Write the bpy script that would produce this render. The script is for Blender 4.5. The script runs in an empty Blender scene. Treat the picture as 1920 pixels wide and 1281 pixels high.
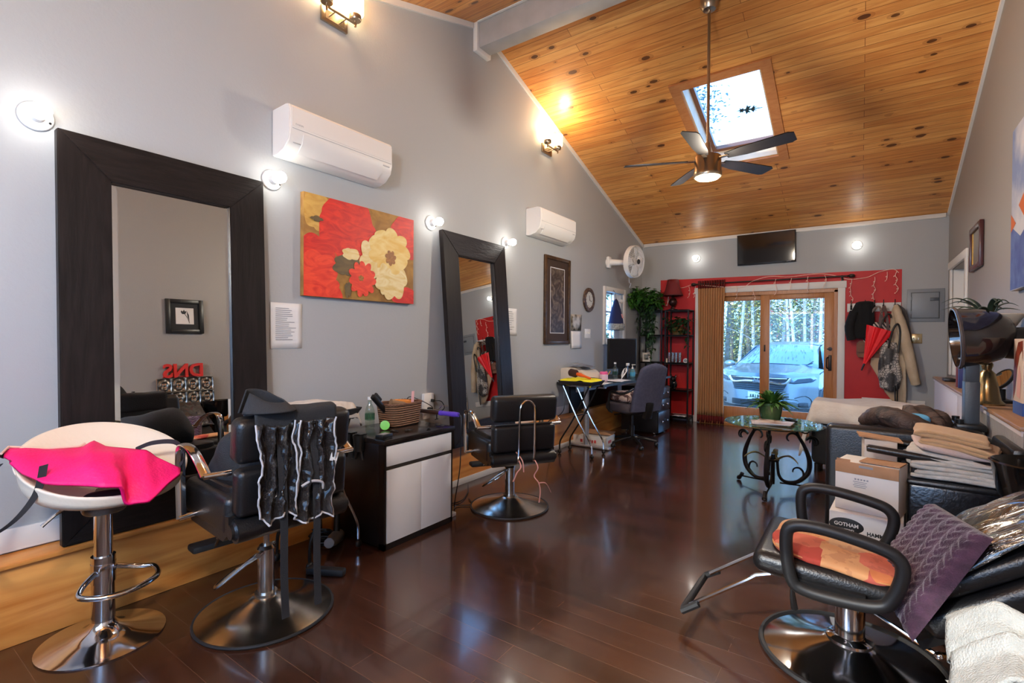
import bpy, bmesh, math, random
from mathutils import Vector as V, Matrix, Euler, noise
random.seed(7)
SC = bpy.context.scene
COL = SC.collection
PI = math.pi
R_ = math.radians
XL, YB, XR = -3.06, 8.195, 0.88

# ------------------------------------------------------------------ materials
def lin(c):
    return tuple(((v/255)/12.92 if v/255 <= .04045 else (((v/255)+.055)/1.055)**2.4) for v in c) + (1,)

def M(name, col, rough=.5, metal=0, col2=None, scale=8, detail=3, dist=0, bump=0, bscale=None, stretch=None, spec=None, coat=0, emit=None, es=0, alpha=None, trans=0, ramp=(.35, .65), sheen=0, ior=None):
    m = bpy.data.materials.new(name); m.use_nodes = True
    nt = m.node_tree; p = nt.nodes['Principled BSDF']
    p.inputs['Base Color'].default_value = lin(col)
    p.inputs['Roughness'].default_value = rough; p.inputs['Metallic'].default_value = metal
    if spec is not None: p.inputs['Specular IOR Level'].default_value = spec
    if coat: p.inputs['Coat Weight'].default_value = coat; p.inputs['Coat Roughness'].default_value = .08
    if trans: p.inputs['Transmission Weight'].default_value = trans
    if sheen: p.inputs['Sheen Weight'].default_value = sheen
    if ior: p.inputs['IOR'].default_value = ior
    if emit: p.inputs['Emission Color'].default_value = lin(emit); p.inputs['Emission Strength'].default_value = es
    if col2 or bump:
        tc = nt.nodes.new('ShaderNodeTexCoord'); mp = nt.nodes.new('ShaderNodeMapping')
        nt.links.new(tc.outputs['Object'], mp.inputs['Vector'])
        if stretch: mp.inputs['Scale'].default_value = stretch
        if col2:
            n = nt.nodes.new('ShaderNodeTexNoise'); n.inputs['Scale'].default_value = scale; n.inputs['Detail'].default_value = detail; n.inputs['Distortion'].default_value = dist
            r = nt.nodes.new('ShaderNodeValToRGB'); r.color_ramp.elements[0].position, r.color_ramp.elements[1].position = ramp
            r.color_ramp.elements[0].color = lin(col); r.color_ramp.elements[1].color = lin(col2)
            nt.links.new(mp.outputs[0], n.inputs['Vector']); nt.links.new(n.outputs['Fac'], r.inputs[0]); nt.links.new(r.outputs[0], p.inputs['Base Color'])
        if bump:
            n2 = nt.nodes.new('ShaderNodeTexNoise'); n2.inputs['Scale'].default_value = bscale or scale; n2.inputs['Detail'].default_value = 4; n2.inputs['Distortion'].default_value = dist
            b = nt.nodes.new('ShaderNodeBump'); b.inputs['Strength'].default_value = bump; b.inputs['Distance'].default_value = .02
            nt.links.new(mp.outputs[0], n2.inputs['Vector']); nt.links.new(n2.outputs['Fac'], b.inputs['Height']); nt.links.new(b.outputs[0], p.inputs['Normal'])
    return m

class NT:
    """small node-graph writer"""
    def __init__(s, m): s.m = m; s.nt = m.node_tree; s.p = s.nt.nodes.get('Principled BSDF')
    def n(s, t, **k):
        x = s.nt.nodes.new('ShaderNode' + t)
        for a, v in k.items():
            if a.startswith('i_'): x.inputs[int(a[2:]) if a[2:].isdigit() else a[2:].replace('_', ' ')].default_value = v
            else: setattr(x, a, v)
        return x
    def l(s, a, b): s.nt.links.new(a, b)
    def math(s, op, a, b=None):
        x = s.n('Math', operation=op)
        for i, q in enumerate((a, b)):
            if q is None: continue
            if hasattr(q, 'is_output'): s.l(q, x.inputs[i])
            else: x.inputs[i].default_value = q
        return x.outputs[0]
    def mix(s, f, a, b, mode='MIX'):
        x = s.n('MixRGB', blend_type=mode)
        for i, q in enumerate((f, a, b)):
            if hasattr(q, 'is_output'): s.l(q, x.inputs[i])
            elif isinstance(q, (int, float)): x.inputs[i].default_value = q
            else: x.inputs[i].default_value = lin(q)
        return x.outputs[0]

def planks(name, a, b, gap, rowh, bw, rough, grain, knots=None, mort=.004, bump=.3, coat=0, gstr=.5):
    """boards lying along X, laid side by side in Y"""
    m = M(name, a, rough, coat=coat); g = NT(m)
    tc = g.n('TexCoord'); br = g.n('TexBrick', offset=.37, offset_frequency=2)
    br.inputs['Color1'].default_value = lin(a); br.inputs['Color2'].default_value = lin(b); br.inputs['Mortar'].default_value = lin(gap)
    br.inputs['Scale'].default_value = 1; br.inputs['Mortar Size'].default_value = mort; br.inputs['Mortar Smooth'].default_value = .2
    br.inputs['Brick Width'].default_value = bw; br.inputs['Row Height'].default_value = rowh; br.inputs['Bias'].default_value = -.1
    g.l(tc.outputs['Object'], br.inputs['Vector'])
    sep = g.n('SeparateXYZ'); g.l(tc.outputs['Object'], sep.inputs[0])
    row = g.math('FLOOR', g.math('DIVIDE', sep.outputs[1], rowh))
    cmb = g.n('CombineXYZ'); g.l(g.math('ADD', g.math('MULTIPLY', sep.outputs[0], 1.2), g.math('MULTIPLY', row, 7.31)), cmb.inputs[0]); g.l(g.math('MULTIPLY', sep.outputs[1], 16), cmb.inputs[1]); g.l(row, cmb.inputs[2])
    nz = g.n('TexNoise'); nz.inputs['Scale'].default_value = 1.6; nz.inputs['Detail'].default_value = 6; nz.inputs['Distortion'].default_value = 1.2; g.l(cmb.outputs[0], nz.inputs['Vector'])
    rp = g.n('ValToRGB'); rp.color_ramp.elements[0].position = .36; rp.color_ramp.elements[1].position = .7; rp.color_ramp.elements[0].color = lin(grain); rp.color_ramp.elements[1].color = (1, 1, 1, 1)
    g.l(nz.outputs['Fac'], rp.inputs[0])
    out = g.mix(gstr, br.outputs['Color'], rp.outputs[0], 'MULTIPLY')
    if knots:
        vo = g.n('TexVoronoi'); vo.inputs['Scale'].default_value = knots[0]
        mp = g.n('Mapping'); mp.inputs['Scale'].default_value = (.62, 1.25, 0); g.l(tc.outputs['Object'], mp.inputs['Vector'])
        nw = g.n('TexNoise'); nw.inputs['Scale'].default_value = 14; g.l(tc.outputs['Object'], nw.inputs['Vector'])
        g.l(mp.outputs[0], vo.inputs['Vector'])
        # only some of the cells carry a knot, and each has its own size
        rv = g.n('SeparateColor'); g.l(vo.outputs['Color'], rv.inputs[0])
        lim = g.math('MULTIPLY', g.math('MAXIMUM', g.math('SUBTRACT', rv.outputs[0], .25), 0.0), .26)
        dd = g.math('ADD', vo.outputs['Distance'], g.math('MULTIPLY', g.math('SUBTRACT', nw.outputs['Fac'], .5), .06))
        k = g.math('LESS_THAN', dd, lim)
        halo = g.math('MULTIPLY', g.math('LESS_THAN', dd, g.math('MULTIPLY', lim, 1.7)), .35)
        out = g.mix(halo, out, knots[1]); out = g.mix(g.math('MULTIPLY', k, .85), out, knots[2])
    g.l(out, g.p.inputs['Base Color'])
    bp = g.n('Bump'); bp.inputs['Strength'].default_value = bump; bp.inputs['Distance'].default_value = .01
    h = g.math('SUBTRACT', g.math('MULTIPLY', nz.outputs['Fac'], .25), br.outputs['Fac'])
    g.l(h, bp.inputs['Height']); g.l(bp.outputs[0], g.p.inputs['Normal'])
    return m

def glassmat(name, tint=(255, 255, 255), gloss=.08, rough=.0):
    m = bpy.data.materials.new(name); m.use_nodes = True; nt = m.node_tree; nt.nodes.clear(); g = NT(m)
    o = g.n('OutputMaterial'); t = g.n('BsdfTransparent'); t.inputs[0].default_value = lin(tint); s = g.n('BsdfGlossy'); s.inputs['Roughness'].default_value = rough
    lw = g.n('LayerWeight'); lw.inputs[0].default_value = .5
    fr = g.math('MULTIPLY', g.math('POWER', lw.outputs['Facing'], 5.0), .7); mx = g.n('MixShader')
    g.l(g.math('MAXIMUM', fr, gloss), mx.inputs[0]); g.l(t.outputs[0], mx.inputs[1]); g.l(s.outputs[0], mx.inputs[2]); g.l(mx.outputs[0], o.inputs[0])
    return m

def glow(name, col, st):
    return M(name, col, .4, emit=col, es=st)

# ------------------------------------------------------------------ mesh builder
class B:
    def __init__(s): s.bm = bmesh.new()
    def _tx(s, vs, c, rot):
        m = Matrix.Translation(V(c)) @ (rot if isinstance(rot, Matrix) else Euler(rot).to_matrix().to_4x4())
        bmesh.ops.transform(s.bm, matrix=m, verts=vs)
    def box(s, c, size, rot=(0, 0, 0), bev=0, seg=2):
        r = bmesh.ops.create_cube(s.bm, size=1); vs = r['verts']
        for v in vs: v.co = V((v.co.x*size[0], v.co.y*size[1], v.co.z*size[2]))
        if bev:
            es = list({e for v in vs for e in v.link_edges})
            b = bmesh.ops.bevel(s.bm, geom=es, offset=min(bev, min(size)*.49), segments=seg, affect='EDGES', profile=.5)
            vs = list({v for f in b['faces'] for v in f.verts} | {v for v in vs if v.is_valid})
        s._tx(vs, c, rot); return s
    def cushion(s, c, size, rot=(0, 0, 0), e=.35, n=18, puff=0):
        """a padded block: superellipsoid"""
        vs = []; f = lambda w, k: math.copysign(abs(w)**k, w)
        for i in range(n+1):
            a = -PI/2 + PI*i/n; row = []
            for j in range(2*n):
                b = 2*PI*j/(2*n)
                x = f(math.cos(a), e)*f(math.cos(b), e); y = f(math.cos(a), e)*f(math.sin(b), e); z = f(math.sin(a), e)
                if puff: z *= 1 - puff*max(abs(x), abs(y))**3
                row.append(s.bm.verts.new((x*size[0]/2, y*size[1]/2, z*size[2]/2)))
            vs.append(row)
        for i in range(n):
            for j in range(2*n):
                k = (j+1) % (2*n); s.bm.faces.new((vs[i][j], vs[i][k], vs[i+1][k], vs[i+1][j]))
        al = [v for r in vs for v in r]; s._tx(al, c, rot)
        bmesh.ops.remove_doubles(s.bm, verts=al, dist=1e-5); return s
    def cyl(s, p0, p1, r, r2=None, n=20, caps=True):
        p0, p1 = V(p0), V(p1); d = p1-p0
        m = Matrix.Translation((p0+p1)/2) @ d.to_track_quat('Z', 'Y').to_matrix().to_4x4()
        bmesh.ops.create_cone(s.bm, cap_ends=caps, segments=n, radius1=r, radius2=r if r2 is None else r2, depth=d.length, matrix=m); return s
    def ball(s, c, r, sc=(1, 1, 1), n=16, rot=(0, 0, 0)):
        k = bmesh.ops.create_uvsphere(s.bm, u_segments=n, v_segments=max(6, n//2+2), radius=r)
        for v in k['verts']: v.co = V((v.co.x*sc[0], v.co.y*sc[1], v.co.z*sc[2]))
        s._tx(k['verts'], c, rot); return s
    def tube(s, pts, r, n=8, closed=False, sub=0, caps=True, flat=None):
        P = [V(p) for p in pts]; rr = r if isinstance(r, (list, tuple)) else None
        if sub:
            Q = []; L = len(P); RQ = []
            for i in range(L if closed else L-1):
                a, b, c, d = (P[(i-1) % L], P[i], P[(i+1) % L], P[(i+2) % L]) if closed else (P[max(i-1, 0)], P[i], P[i+1], P[min(i+2, L-1)])
                for k in range(sub):
                    t = k/sub; Q.append(.5*((2*b)+(c-a)*t+(2*a-5*b+4*c-d)*t*t+(3*b-a-3*c+d)*t**3))
                    if rr: RQ.append(rr[i]+(rr[(i+1) % L]-rr[i])*t)
            if not closed: Q.append(P[-1]); RQ.append(rr[-1] if rr else 0)
            P = Q; rr = RQ if rr else None
        L = len(P); rings = []; up = None
        for i in range(L):
            a, b = (P[(i-1) % L], P[(i+1) % L]) if closed else (P[max(i-1, 0)], P[min(i+1, L-1)])
            t = (b-a)
            if t.length < 1e-9: t = V((0, 0, 1))
            t.normalize()
            if up is None: up = t.orthogonal().normalized() if flat is None else (V(flat)-t*V(flat).dot(t)).normalized()
            up = (up - t*up.dot(t)); up = up.normalized() if up.length > 1e-6 else t.orthogonal().normalized()
            w = t.cross(up); q = rr[i] if rr else r; fx = 1 if flat is None else .35
            rings.append([s.bm.verts.new(P[i]+up*math.cos(2*PI*k/n)*q*fx+w*math.sin(2*PI*k/n)*q) for k in range(n)])
        for i in range(L if closed else L-1):
            for k in range(n):
                a, b = rings[i], rings[(i+1) % L]
                s.bm.faces.new((a[k], a[(k+1) % n], b[(k+1) % n], b[k]))
        if caps and not closed:
            s.bm.faces.new(rings[0][::-1]); s.bm.faces.new(rings[-1])
        return s
    def lathe(s, prof, c=(0, 0, 0), rot=(0, 0, 0), n=32, close=False):
        rings = []; al = []
        for r, z in prof:
            if r < 1e-6: v = s.bm.verts.new((0, 0, z)); rings.append([v]*n); al.append(v)
            else:
                k = [s.bm.verts.new((r*math.cos(2*PI*j/n), r*math.sin(2*PI*j/n), z)) for j in range(n)]; rings.append(k); al += k
        for i in range(len(rings)-1):
            for j in range(n):
                q = []
                for v in (rings[i][j], rings[i][(j+1) % n], rings[i+1][(j+1) % n], rings[i+1][j]):
                    if v not in q: q.append(v)
                if len(q) > 2: s.bm.faces.new(q)
        s._tx(al, c, rot); return s
    def grid(s, nu, nv, fn, closeu=False):
        g = [[s.bm.verts.new(fn(i/nu, j/nv)) for j in range(nv+1)] for i in range(nu if closeu else nu+1)]
        for i in range(nu):
            for j in range(nv):
                a, b = g[i], g[(i+1) % len(g)]
                s.bm.faces.new((a[j], b[j], b[j+1], a[j+1]))
        return s
    def poly(s, pts, o, u, v, th):
        """outline pts (a,b) -> o+a*u+b*v, given thickness th along u x v"""
        o, u, v = V(o), V(u), V(v); n = u.cross(v).normalized()
        A = [s.bm.verts.new(o+u*a+v*b) for a, b in pts]; f0 = s.bm.faces.new(A)
        if th:
            Bq = [s.bm.verts.new(x.co+n*th) for x in A]; s.bm.faces.new(Bq[::-1])
            for i in range(len(A)):
                k = (i+1) % len(A); s.bm.faces.new((A[k], A[i], Bq[i], Bq[k]))
        return s
    def ribbon(s, pts, wdir, w, th=.0015, sub=6):
        P = [V(p) for p in pts]; Q = []
        for i in range(len(P)-1):
            a, b, c, d = P[max(i-1, 0)], P[i], P[i+1], P[min(i+2, len(P)-1)]
            for k in range(sub):
                t = k/sub; Q.append(.5*((2*b)+(c-a)*t+(2*a-5*b+4*c-d)*t*t+(3*b-a-3*c+d)*t**3))
        Q.append(P[-1]); wd = V(wdir).normalized()*w/2; rg = []
        for i, q in enumerate(Q):
            t = (Q[min(i+1, len(Q)-1)]-Q[max(i-1, 0)]).normalized(); nn = t.cross(wd).normalized()*th
            rg.append([s.bm.verts.new(x) for x in (q-wd-nn, q+wd-nn, q+wd+nn, q-wd+nn)])
        for a, b in zip(rg, rg[1:]):
            for k in range(4): s.bm.faces.new((a[k], a[(k+1) % 4], b[(k+1) % 4], b[k]))
        s.bm.faces.new(rg[0][::-1]); s.bm.faces.new(rg[-1]); return s
    def jitter(s, amt, sc, seed=0):
        for v in s.bm.verts: v.co += noise.noise_vector(v.co*sc+V((seed, seed*2.3, 0)))*amt
        return s

def obj(name, b, m, parent=None, loc=None, rot=None, ang=40, solid=0, sub=0, kind=None):
    me = bpy.data.meshes.new(name)
    bmesh.ops.recalc_face_normals(b.bm, faces=b.bm.faces) if not solid else None
    b.bm.to_mesh(me); b.bm.free()
    me.polygons.foreach_set('use_smooth', [True]*len(me.polygons))
    if ang < 180: me.set_sharp_from_angle(angle=R_(ang))
    for k in (m if isinstance(m, (list, tuple)) else [m]): me.materials.append(k)
    o = bpy.data.objects.new(name, me); COL.objects.link(o)
    if parent: o.parent = parent
    if loc: o.location = loc
    if rot: o.rotation_euler = rot
    if solid:
        d = o.modifiers.new('Solidify', 'SOLIDIFY'); d.thickness = solid; d.offset = 0
    if sub:
        d = o.modifiers.new('Subdivision', 'SUBSURF'); d.levels = sub; d.render_levels = sub
    if kind: o['kind'] = kind
    return o

def tag(o, label, cat, group=None):
    o['label'] = label; o['category'] = cat
    if group: o['group'] = group
    return o

def thing(name, label, cat, loc=(0, 0, 0), rz=0, group=None, rot=None):
    o = bpy.data.objects.new(name, None); COL.objects.link(o); o.empty_display_size = .1
    o.location = loc; o.rotation_euler = rot or (0, 0, rz)
    return tag(o, label, cat, group)

def dup(root, loc, rz=None, label=None, group=None, rot=None, skip=()):
    r = root.copy(); COL.objects.link(r); r.location = loc
    if rz is not None: r.rotation_euler = (0, 0, rz)
    if rot: r.rotation_euler = rot
    if label: r['label'] = label
    if group: r['group'] = group
    for ch in list(root.children):
        if ch.name.split('.')[0] in skip: continue
        c = ch.copy(); COL.objects.link(c); c.parent = r
        for gch in list(ch.children):
            d = gch.copy(); COL.objects.link(d); d.parent = c
    return r

def struct(name, b, m, parent=None, **k):
    o = obj(name, b, m, parent, **k)
    if not parent: o['kind'] = 'structure'
    return o

def text(name, s, size, o, u, v, m, parent, ext=.0006, bold=0, sx=1):
    """lettering: origin o (left end of the baseline), u = reading direction, v = up"""
    c = bpy.data.curves.new(name, 'FONT'); c.body = s; c.size = size; c.extrude = ext; c.offset = bold; c.resolution_u = 3
    t = bpy.data.objects.new(name+'_tmp', c); COL.objects.link(t); bpy.context.view_layer.update()
    me = bpy.data.meshes.new_from_object(t.evaluated_get(bpy.context.evaluated_depsgraph_get()))
    bpy.data.objects.remove(t); u, v = V(u).normalized(), V(v).normalized(); n = u.cross(v)
    mt = Matrix((u*sx, v, n)).transposed().to_4x4(); mt.translation = V(o); me.transform(mt); me.materials.clear(); me.materials.append(m)
    x = bpy.data.objects.new(name, me); COL.objects.link(x); x.parent = parent
    return x

# ------------------------------------------------------------------ palette
wallm = M('wall_paint', (173, 176, 178), .62, bump=.06, bscale=60, spec=.35)
redm = M('red_paint', (196, 38, 38), .5, col2=(184, 32, 34), scale=3, spec=.35)
white = M('white_trim', (226, 224, 220), .45)
beamm = M('grey_beam_paint', (176, 176, 176), .55, col2=(165, 164, 163), scale=5)
ceilm = planks('knotty_pine', (240, 180, 104), (220, 150, 78), (136, 76, 32), .088, 2.3, .36, (206, 158, 112), knots=(6.5, (150, 84, 36), (66, 30, 14)), mort=.0022, bump=.2, gstr=.6)
floorm = planks('dark_floor', (76, 45, 31), (57, 34, 23), (100, 72, 54), .125, 1.21, .21, (150, 116, 104), mort=.0013, bump=.08, gstr=.5, coat=.35)
floorm.node_tree.nodes['Principled BSDF'].inputs['Specular IOR Level'].default_value = .85

def woodmat(name, a, b, scale, stretch, rough=.45, dist=2.5, bump=.05):
    return M(name, a, rough, col2=b, scale=scale, detail=5, dist=dist, stretch=stretch, bump=bump, bscale=scale*2, ramp=(.3, .7))
plym = woodmat('pine_ply', (240, 172, 92), (206, 124, 50), 1.1, (1, .5, 3.2), .42, 4.0)
oakm = woodmat('door_oak', (190, 128, 72), (172, 108, 54), 3, (6, 6, .6), .4)
pinefr = woodmat('skylight_pine', (196, 134, 84), (178, 112, 64), 3, (1.2, 3, 3), .45)
blackwood = woodmat('black_stained_ash', (36, 30, 29), (22, 18, 18), 2.2, (7, 7, .7), .42, 2.5, .06)
counterwood = woodmat('counter_top_wood', (168, 128, 96), (150, 110, 80), 3, (6, .7, 6), .4)
for k_ in (blackwood,): k_.node_tree.nodes['Principled BSDF'].inputs['Specular IOR Level'].default_value = .25
leather = M('black_leather', (20, 20, 22), .34, bump=.12, bscale=140, spec=.55)
leather_blue = M('slate_leather', (58, 66, 74), .4, bump=.1, bscale=120)
chrome = M('chrome', (215, 215, 218), .09, 1)
satin = M('satin_chrome', (214, 208, 200), .2, 1, col2=(165, 160, 152), scale=6)
nickel = M('brushed_nickel', (176, 160, 140), .28, 1)
bronze = M('dark_bronze', (52, 44, 40), .4, .7)
blackmetal = M('black_metal', (20, 18, 18), .4, .3)
blackplast = M('black_plastic', (20, 20, 21), .35)
blackmatte = M('black_matte_plastic', (30, 30, 32), .6)
blacklam = M('black_brown_laminate', (26, 20, 20), .3, col2=(20, 15, 15), scale=9)
whitelam = M('white_laminate', (226, 228, 230), .4)
whiteplast = M('white_plastic', (236, 234, 230), .4)
creamv = M('cream_vinyl', (228, 214, 192), .42, bump=.06, bscale=60)
pinkm = M('hot_pink_cloth', (246, 8, 110), .6, bump=.2, bscale=90)
mirrorm = M('mirror_glass', (232, 234, 234), .0, 1)
towelw = M('white_terry', (222, 216, 207), .95, col2=(206, 198, 186), scale=30, bump=.5, bscale=260, sheen=.3)
towelt = M('tan_terry', (208, 170, 126), .95, col2=(202, 163, 120), scale=30, bump=.5, bscale=260, sheen=.3)
cardm = M('cardboard', (184, 140, 104), .8, col2=(172, 128, 92), scale=12)
boxwhite = M('white_carton', (226, 222, 216), .6)
paper = M('white_paper', (232, 232, 232), .7)
inkm = M('grey_ink', (150, 152, 158), .8)
blackink = M('black_ink', (22, 22, 24), .6)
clearm = glassmat('clear_glass', (246, 250, 248), .06)
panem = glassmat('window_pane', (244, 250, 255), .03)
clothblack = M('black_cloth', (34, 36, 40), .85, bump=.25, bscale=200)
vinylblack = M('shiny_black_vinyl', (24, 25, 29), .16, bump=1.0, bscale=70, dist=2.5, spec=.9, coat=.6)
pipingm = M('silver_piping', (176, 176, 180), .45)
soilm = M('potting_soil', (44, 30, 22), .9)
leafm = M('leaf_green', (74, 128, 44), .45, col2=(44, 88, 30), scale=9)
leafd = M('leaf_dark', (44, 76, 40), .45, col2=(26, 52, 28), scale=9)
leaff = M('fern_green', (74, 116, 44), .5, col2=(48, 84, 30), scale=9)
# ------------------------------------------------------------------ camera
f_px, yaw, pitch, roll = 930.9, 0.612793, -0.0090365, 0.0070624
Fv = V((-math.sin(yaw)*math.cos(pitch), math.cos(yaw)*math.cos(pitch), math.sin(pitch)))
rv = V((math.cos(yaw), math.sin(yaw), 0)); uv = rv.cross(Fv)
Rv = rv*math.cos(roll)+uv*math.sin(roll); Uv = uv*math.cos(roll)-rv*math.sin(roll)
cd = bpy.data.cameras.new('camera'); cam = bpy.data.objects.new('camera', cd); COL.objects.link(cam)
cd.sensor_width = 36; cd.lens = f_px*36/1920; cd.clip_start = .05; cd.clip_end = 200
mw = Matrix((Rv, Uv, -Fv)).transposed().to_4x4(); mw.translation = (0, 0, 1.33); cam.matrix_world = mw
SC.camera = cam

# ------------------------------------------------------------------ room shell
Y0, YR, ZR, SL, ZE = -.72, 3.78, 4.355, .325, 2.92
def ceil_z(y): return ZE+SL*(YB-y) if y > YR else ZR-SL*(YR-y)
def xr(y): return .881-.0104*(YB-y)
def prism(b, pts, x0, x1):
    """polygon in (Y,Z) extruded from x0 to x1"""
    A = [b.bm.verts.new((x0, y, z)) for y, z in pts]; Q = [b.bm.verts.new((x1, y, z)) for y, z in pts]
    b.bm.faces.new(A); b.bm.faces.new(Q[::-1])
    for i in range(len(A)):
        k = (i+1) % len(A); b.bm.faces.new((A[k], A[i], Q[i], Q[k]))

b = B(); b.box((-1.1, 3.75, -.06), (4.9, 9.4, .12)); fl = struct('floor', b, floorm)
WY0, WY1, WZ0, WZ1 = 6.70, 7.36, 1.30, 2.01
b = B()
prism(b, [(Y0, 0), (WY0, 0), (WY0, ceil_z(WY0)), (YR, ZR), (Y0, ceil_z(Y0))], XL, XL-.14)
prism(b, [(WY1, 0), (YB+.14, 0), (YB+.14, ceil_z(YB+.14)), (WY1, ceil_z(WY1))], XL, XL-.14)
prism(b, [(WY0, 0), (WY1, 0), (WY1, WZ0), (WY0, WZ0)], XL, XL-.14)
prism(b, [(WY0, WZ1), (WY1, WZ1), (WY1, ceil_z(WY1)), (WY0, ceil_z(WY0))], XL, XL-.14)
struct('wall_left', b, wallm)
DX0, DX1, DZ = -2.085, -.27, 2.035           # sliding door opening in the back wall
b = B()
b.box(((XL+DX0)/2, YB+.07, 1.5), (DX0-XL, .14, 3.0)); b.box(((1.05+DX1)/2, YB+.07, 1.5), (1.05-DX1, .14, 3.0)); b.box(((DX0+DX1)/2, YB+.07, (DZ+3)/2), (DX1-DX0, .14, 3-DZ))
struct('wall_back', b, wallm)
# right wall, slightly out of square, with the cased opening near the back corner
RY0, RY1, RZ0, RZ1 = 6.73, 7.78, .92, 2.16
b = B()
def rprism(pts):
    A = [b.bm.verts.new((xr(y), y, z)) for y, z in pts]; Q = [b.bm.verts.new((xr(y)+.14, y, z)) for y, z in pts]
    b.bm.faces.new(A); b.bm.faces.new(Q[::-1])
    for i in range(len(A)):
        k = (i+1) % len(A); b.bm.faces.new((A[k], A[i], Q[i], Q[k]))
rprism([(Y0, 0), (RY0, 0), (RY0, ceil_z(RY0)), (YR, ZR), (Y0, ceil_z(Y0))]); rprism([(RY1, 0), (YB, 0), (YB, ceil_z(YB)), (RY1, ceil_z(RY1))])
rprism([(RY0, 0), (RY1, 0), (RY1, RZ0), (RY0, RZ0)]); rprism([(RY0, RZ1), (RY1, RZ1), (RY1, ceil_z(RY1)), (RY0, ceil_z(RY0))])
walr = M('wall_paint_dimmed', (150, 144, 139), .5, bump=.06, bscale=60, spec=.4)  # dimness of this side painted into the wall colour
struct('wall_right', b, walr)
b = B()
FX0, FX1, FZ0, FZ1 = -2.5, .1, .95, 2.15      # unseen window behind the camera, added to carry fill light
b.box(((XL+FX0)/2-.07, Y0-.07, 1.5), (FX0-XL+.14, .14, 3)); b.box(((1.0+FX1)/2, Y0-.07, 1.5), (1.0-FX1, .14, 3))
b.box(((FX0+FX1)/2, Y0-.07, FZ0/2), (FX1-FX0, .14, FZ0)); b.box(((FX0+FX1)/2, Y0-.07, (FZ1+3)/2), (FX1-FX0, .14, 3-FZ1))
struct('wall_front', b, wallm)
b = B(); w3 = None
for x in (FX0+.03, (FX0+FX1)/2, FX1-.03): b.box((x, Y0-.06, (FZ0+FZ1)/2), (.06, .08, FZ1-FZ0))
for z in (FZ0+.03, FZ1-.03): b.box(((FX0+FX1)/2, Y0-.06, z), (FX1-FX0, .08, .06))
w3 = struct('fill_window', b, white); b = B(); b.box(((FX0+FX1)/2, Y0-.06, (FZ0+FZ1)/2), (FX1-FX0-.1, .006, FZ1-FZ0-.1)); obj('pane', b, panem, w3)

# ceiling: two pine slopes, one opening for the roof window
SX0, SX1, SY0, SY1 = -1.555, -.803, 5.20, 6.50
b = B(); xs = [-3.2, SX0, SX1, 1.05]; ys = [YR, SY0, SY1, YB+.14]
for i in range(3):
    for j in range(3):
        if i == j == 1: continue
        q = [(xs[i], ys[j]), (xs[i+1], ys[j]), (xs[i+1], ys[j+1]), (xs[i], ys[j+1])]
        lo = [b.bm.verts.new((x, y, ceil_z(y))) for x, y in q]; hi = [b.bm.verts.new((x, y, ceil_z(y)+.05)) for x, y in q]
        b.bm.faces.new(lo); b.bm.faces.new(hi[::-1])
        for k in range(4): b.bm.faces.new((lo[(k+1) % 4], lo[k], hi[k], hi[(k+1) % 4]))
prism(b, [(Y0-.14, ceil_z(Y0-.14)), (YR, ZR), (YR, ZR+.05), (Y0-.14, ceil_z(Y0-.14)+.05)], -3.2, 1.05)
struct('ceiling', b, ceilm, ang=20)
# painted ridge beam boxed under the ridge
b = B(); b.box((-1.07, 3.775, 4.235), (3.86, .17, .31), bev=.006); struct('beam', b, beamm)
b = B(); b.box((XL+.028, 3.775, 4.215), (.05, .215, .33), bev=.004); struct('trim_1', b, white)
b = B(); b.box((-1.07, 3.672, 4.335), (3.86, .03, .05), bev=.004); struct('trim_2', b, white)
# crown trim along gables and eave
def crown(name, x, y0, y1, w=.05, th=.02):
    b = B(); s = 1 if x < 0 else -1
    X0 = lambda y: (XL if s > 0 else xr(y))
    A = []
    for y in (y0, y1):
        z = ceil_z(y)-.002
        A.append([b.bm.verts.new(p) for p in ((X0(y), y, z), (X0(y)+s*th, y, z), (X0(y)+s*th, y, z-w), (X0(y), y, z-w))])
    for k in range(4): b.bm.faces.new((A[0][k], A[0][(k+1) % 4], A[1][(k+1) % 4], A[1][k]))
    b.bm.faces.new(A[0][::-1]); b.bm.faces.new(A[1]); struct(name, b, white)
crown('trim_3', -1, 3.885, YB-.004); crown('trim_4', -1, Y0+.004, 3.66)
crown('trim_5', 1, 3.9, YB-.03, .045); crown('trim_6', 1, Y0+.004, 3.66)
b = B(); b.box(((XL+.88)/2, YB-.012, ZE-.03), (.88-XL-.06, .022, .055), bev=.004); struct('trim_7', b, white)
# foundation ledge faced with pine along the left wall, white baseboard above it, shoe strip below
b = B(); b.box((-2.995, (Y0+5.9)/2, .17), (.125, 5.9-Y0-.01, .34), bev=.004); b.box((-2.985, (Y0+5.9)/2, .352), (.15, 5.9-Y0-.01, .024), bev=.006)
struct('trim_8', b, plym)
b = B(); b.box((-2.995, 7.03, .19), (.125, 2.24, .38), bev=.004); struct('trim_11', b, plym)
b = B(); b.box((XL+.008, (Y0+6.0)/2, .42), (.015, 6.0-Y0-.02, .1), bev=.003); struct('baseboard_left', b, white)
b = B(); b.box((-2.926, 4.2, .028), (.012, 2.6, .056), bev=.003); struct('trim_9', b, white)
b = B(); b.box(((-2.52-2.18)/2, YB-.009, .05), (.34, .017, .1), bev=.003); b.box(((-.17+.6)/2+.13, YB-.009, .5), (.66, .017, .1), bev=.003); struct('baseboard_back', b, white)

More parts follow.
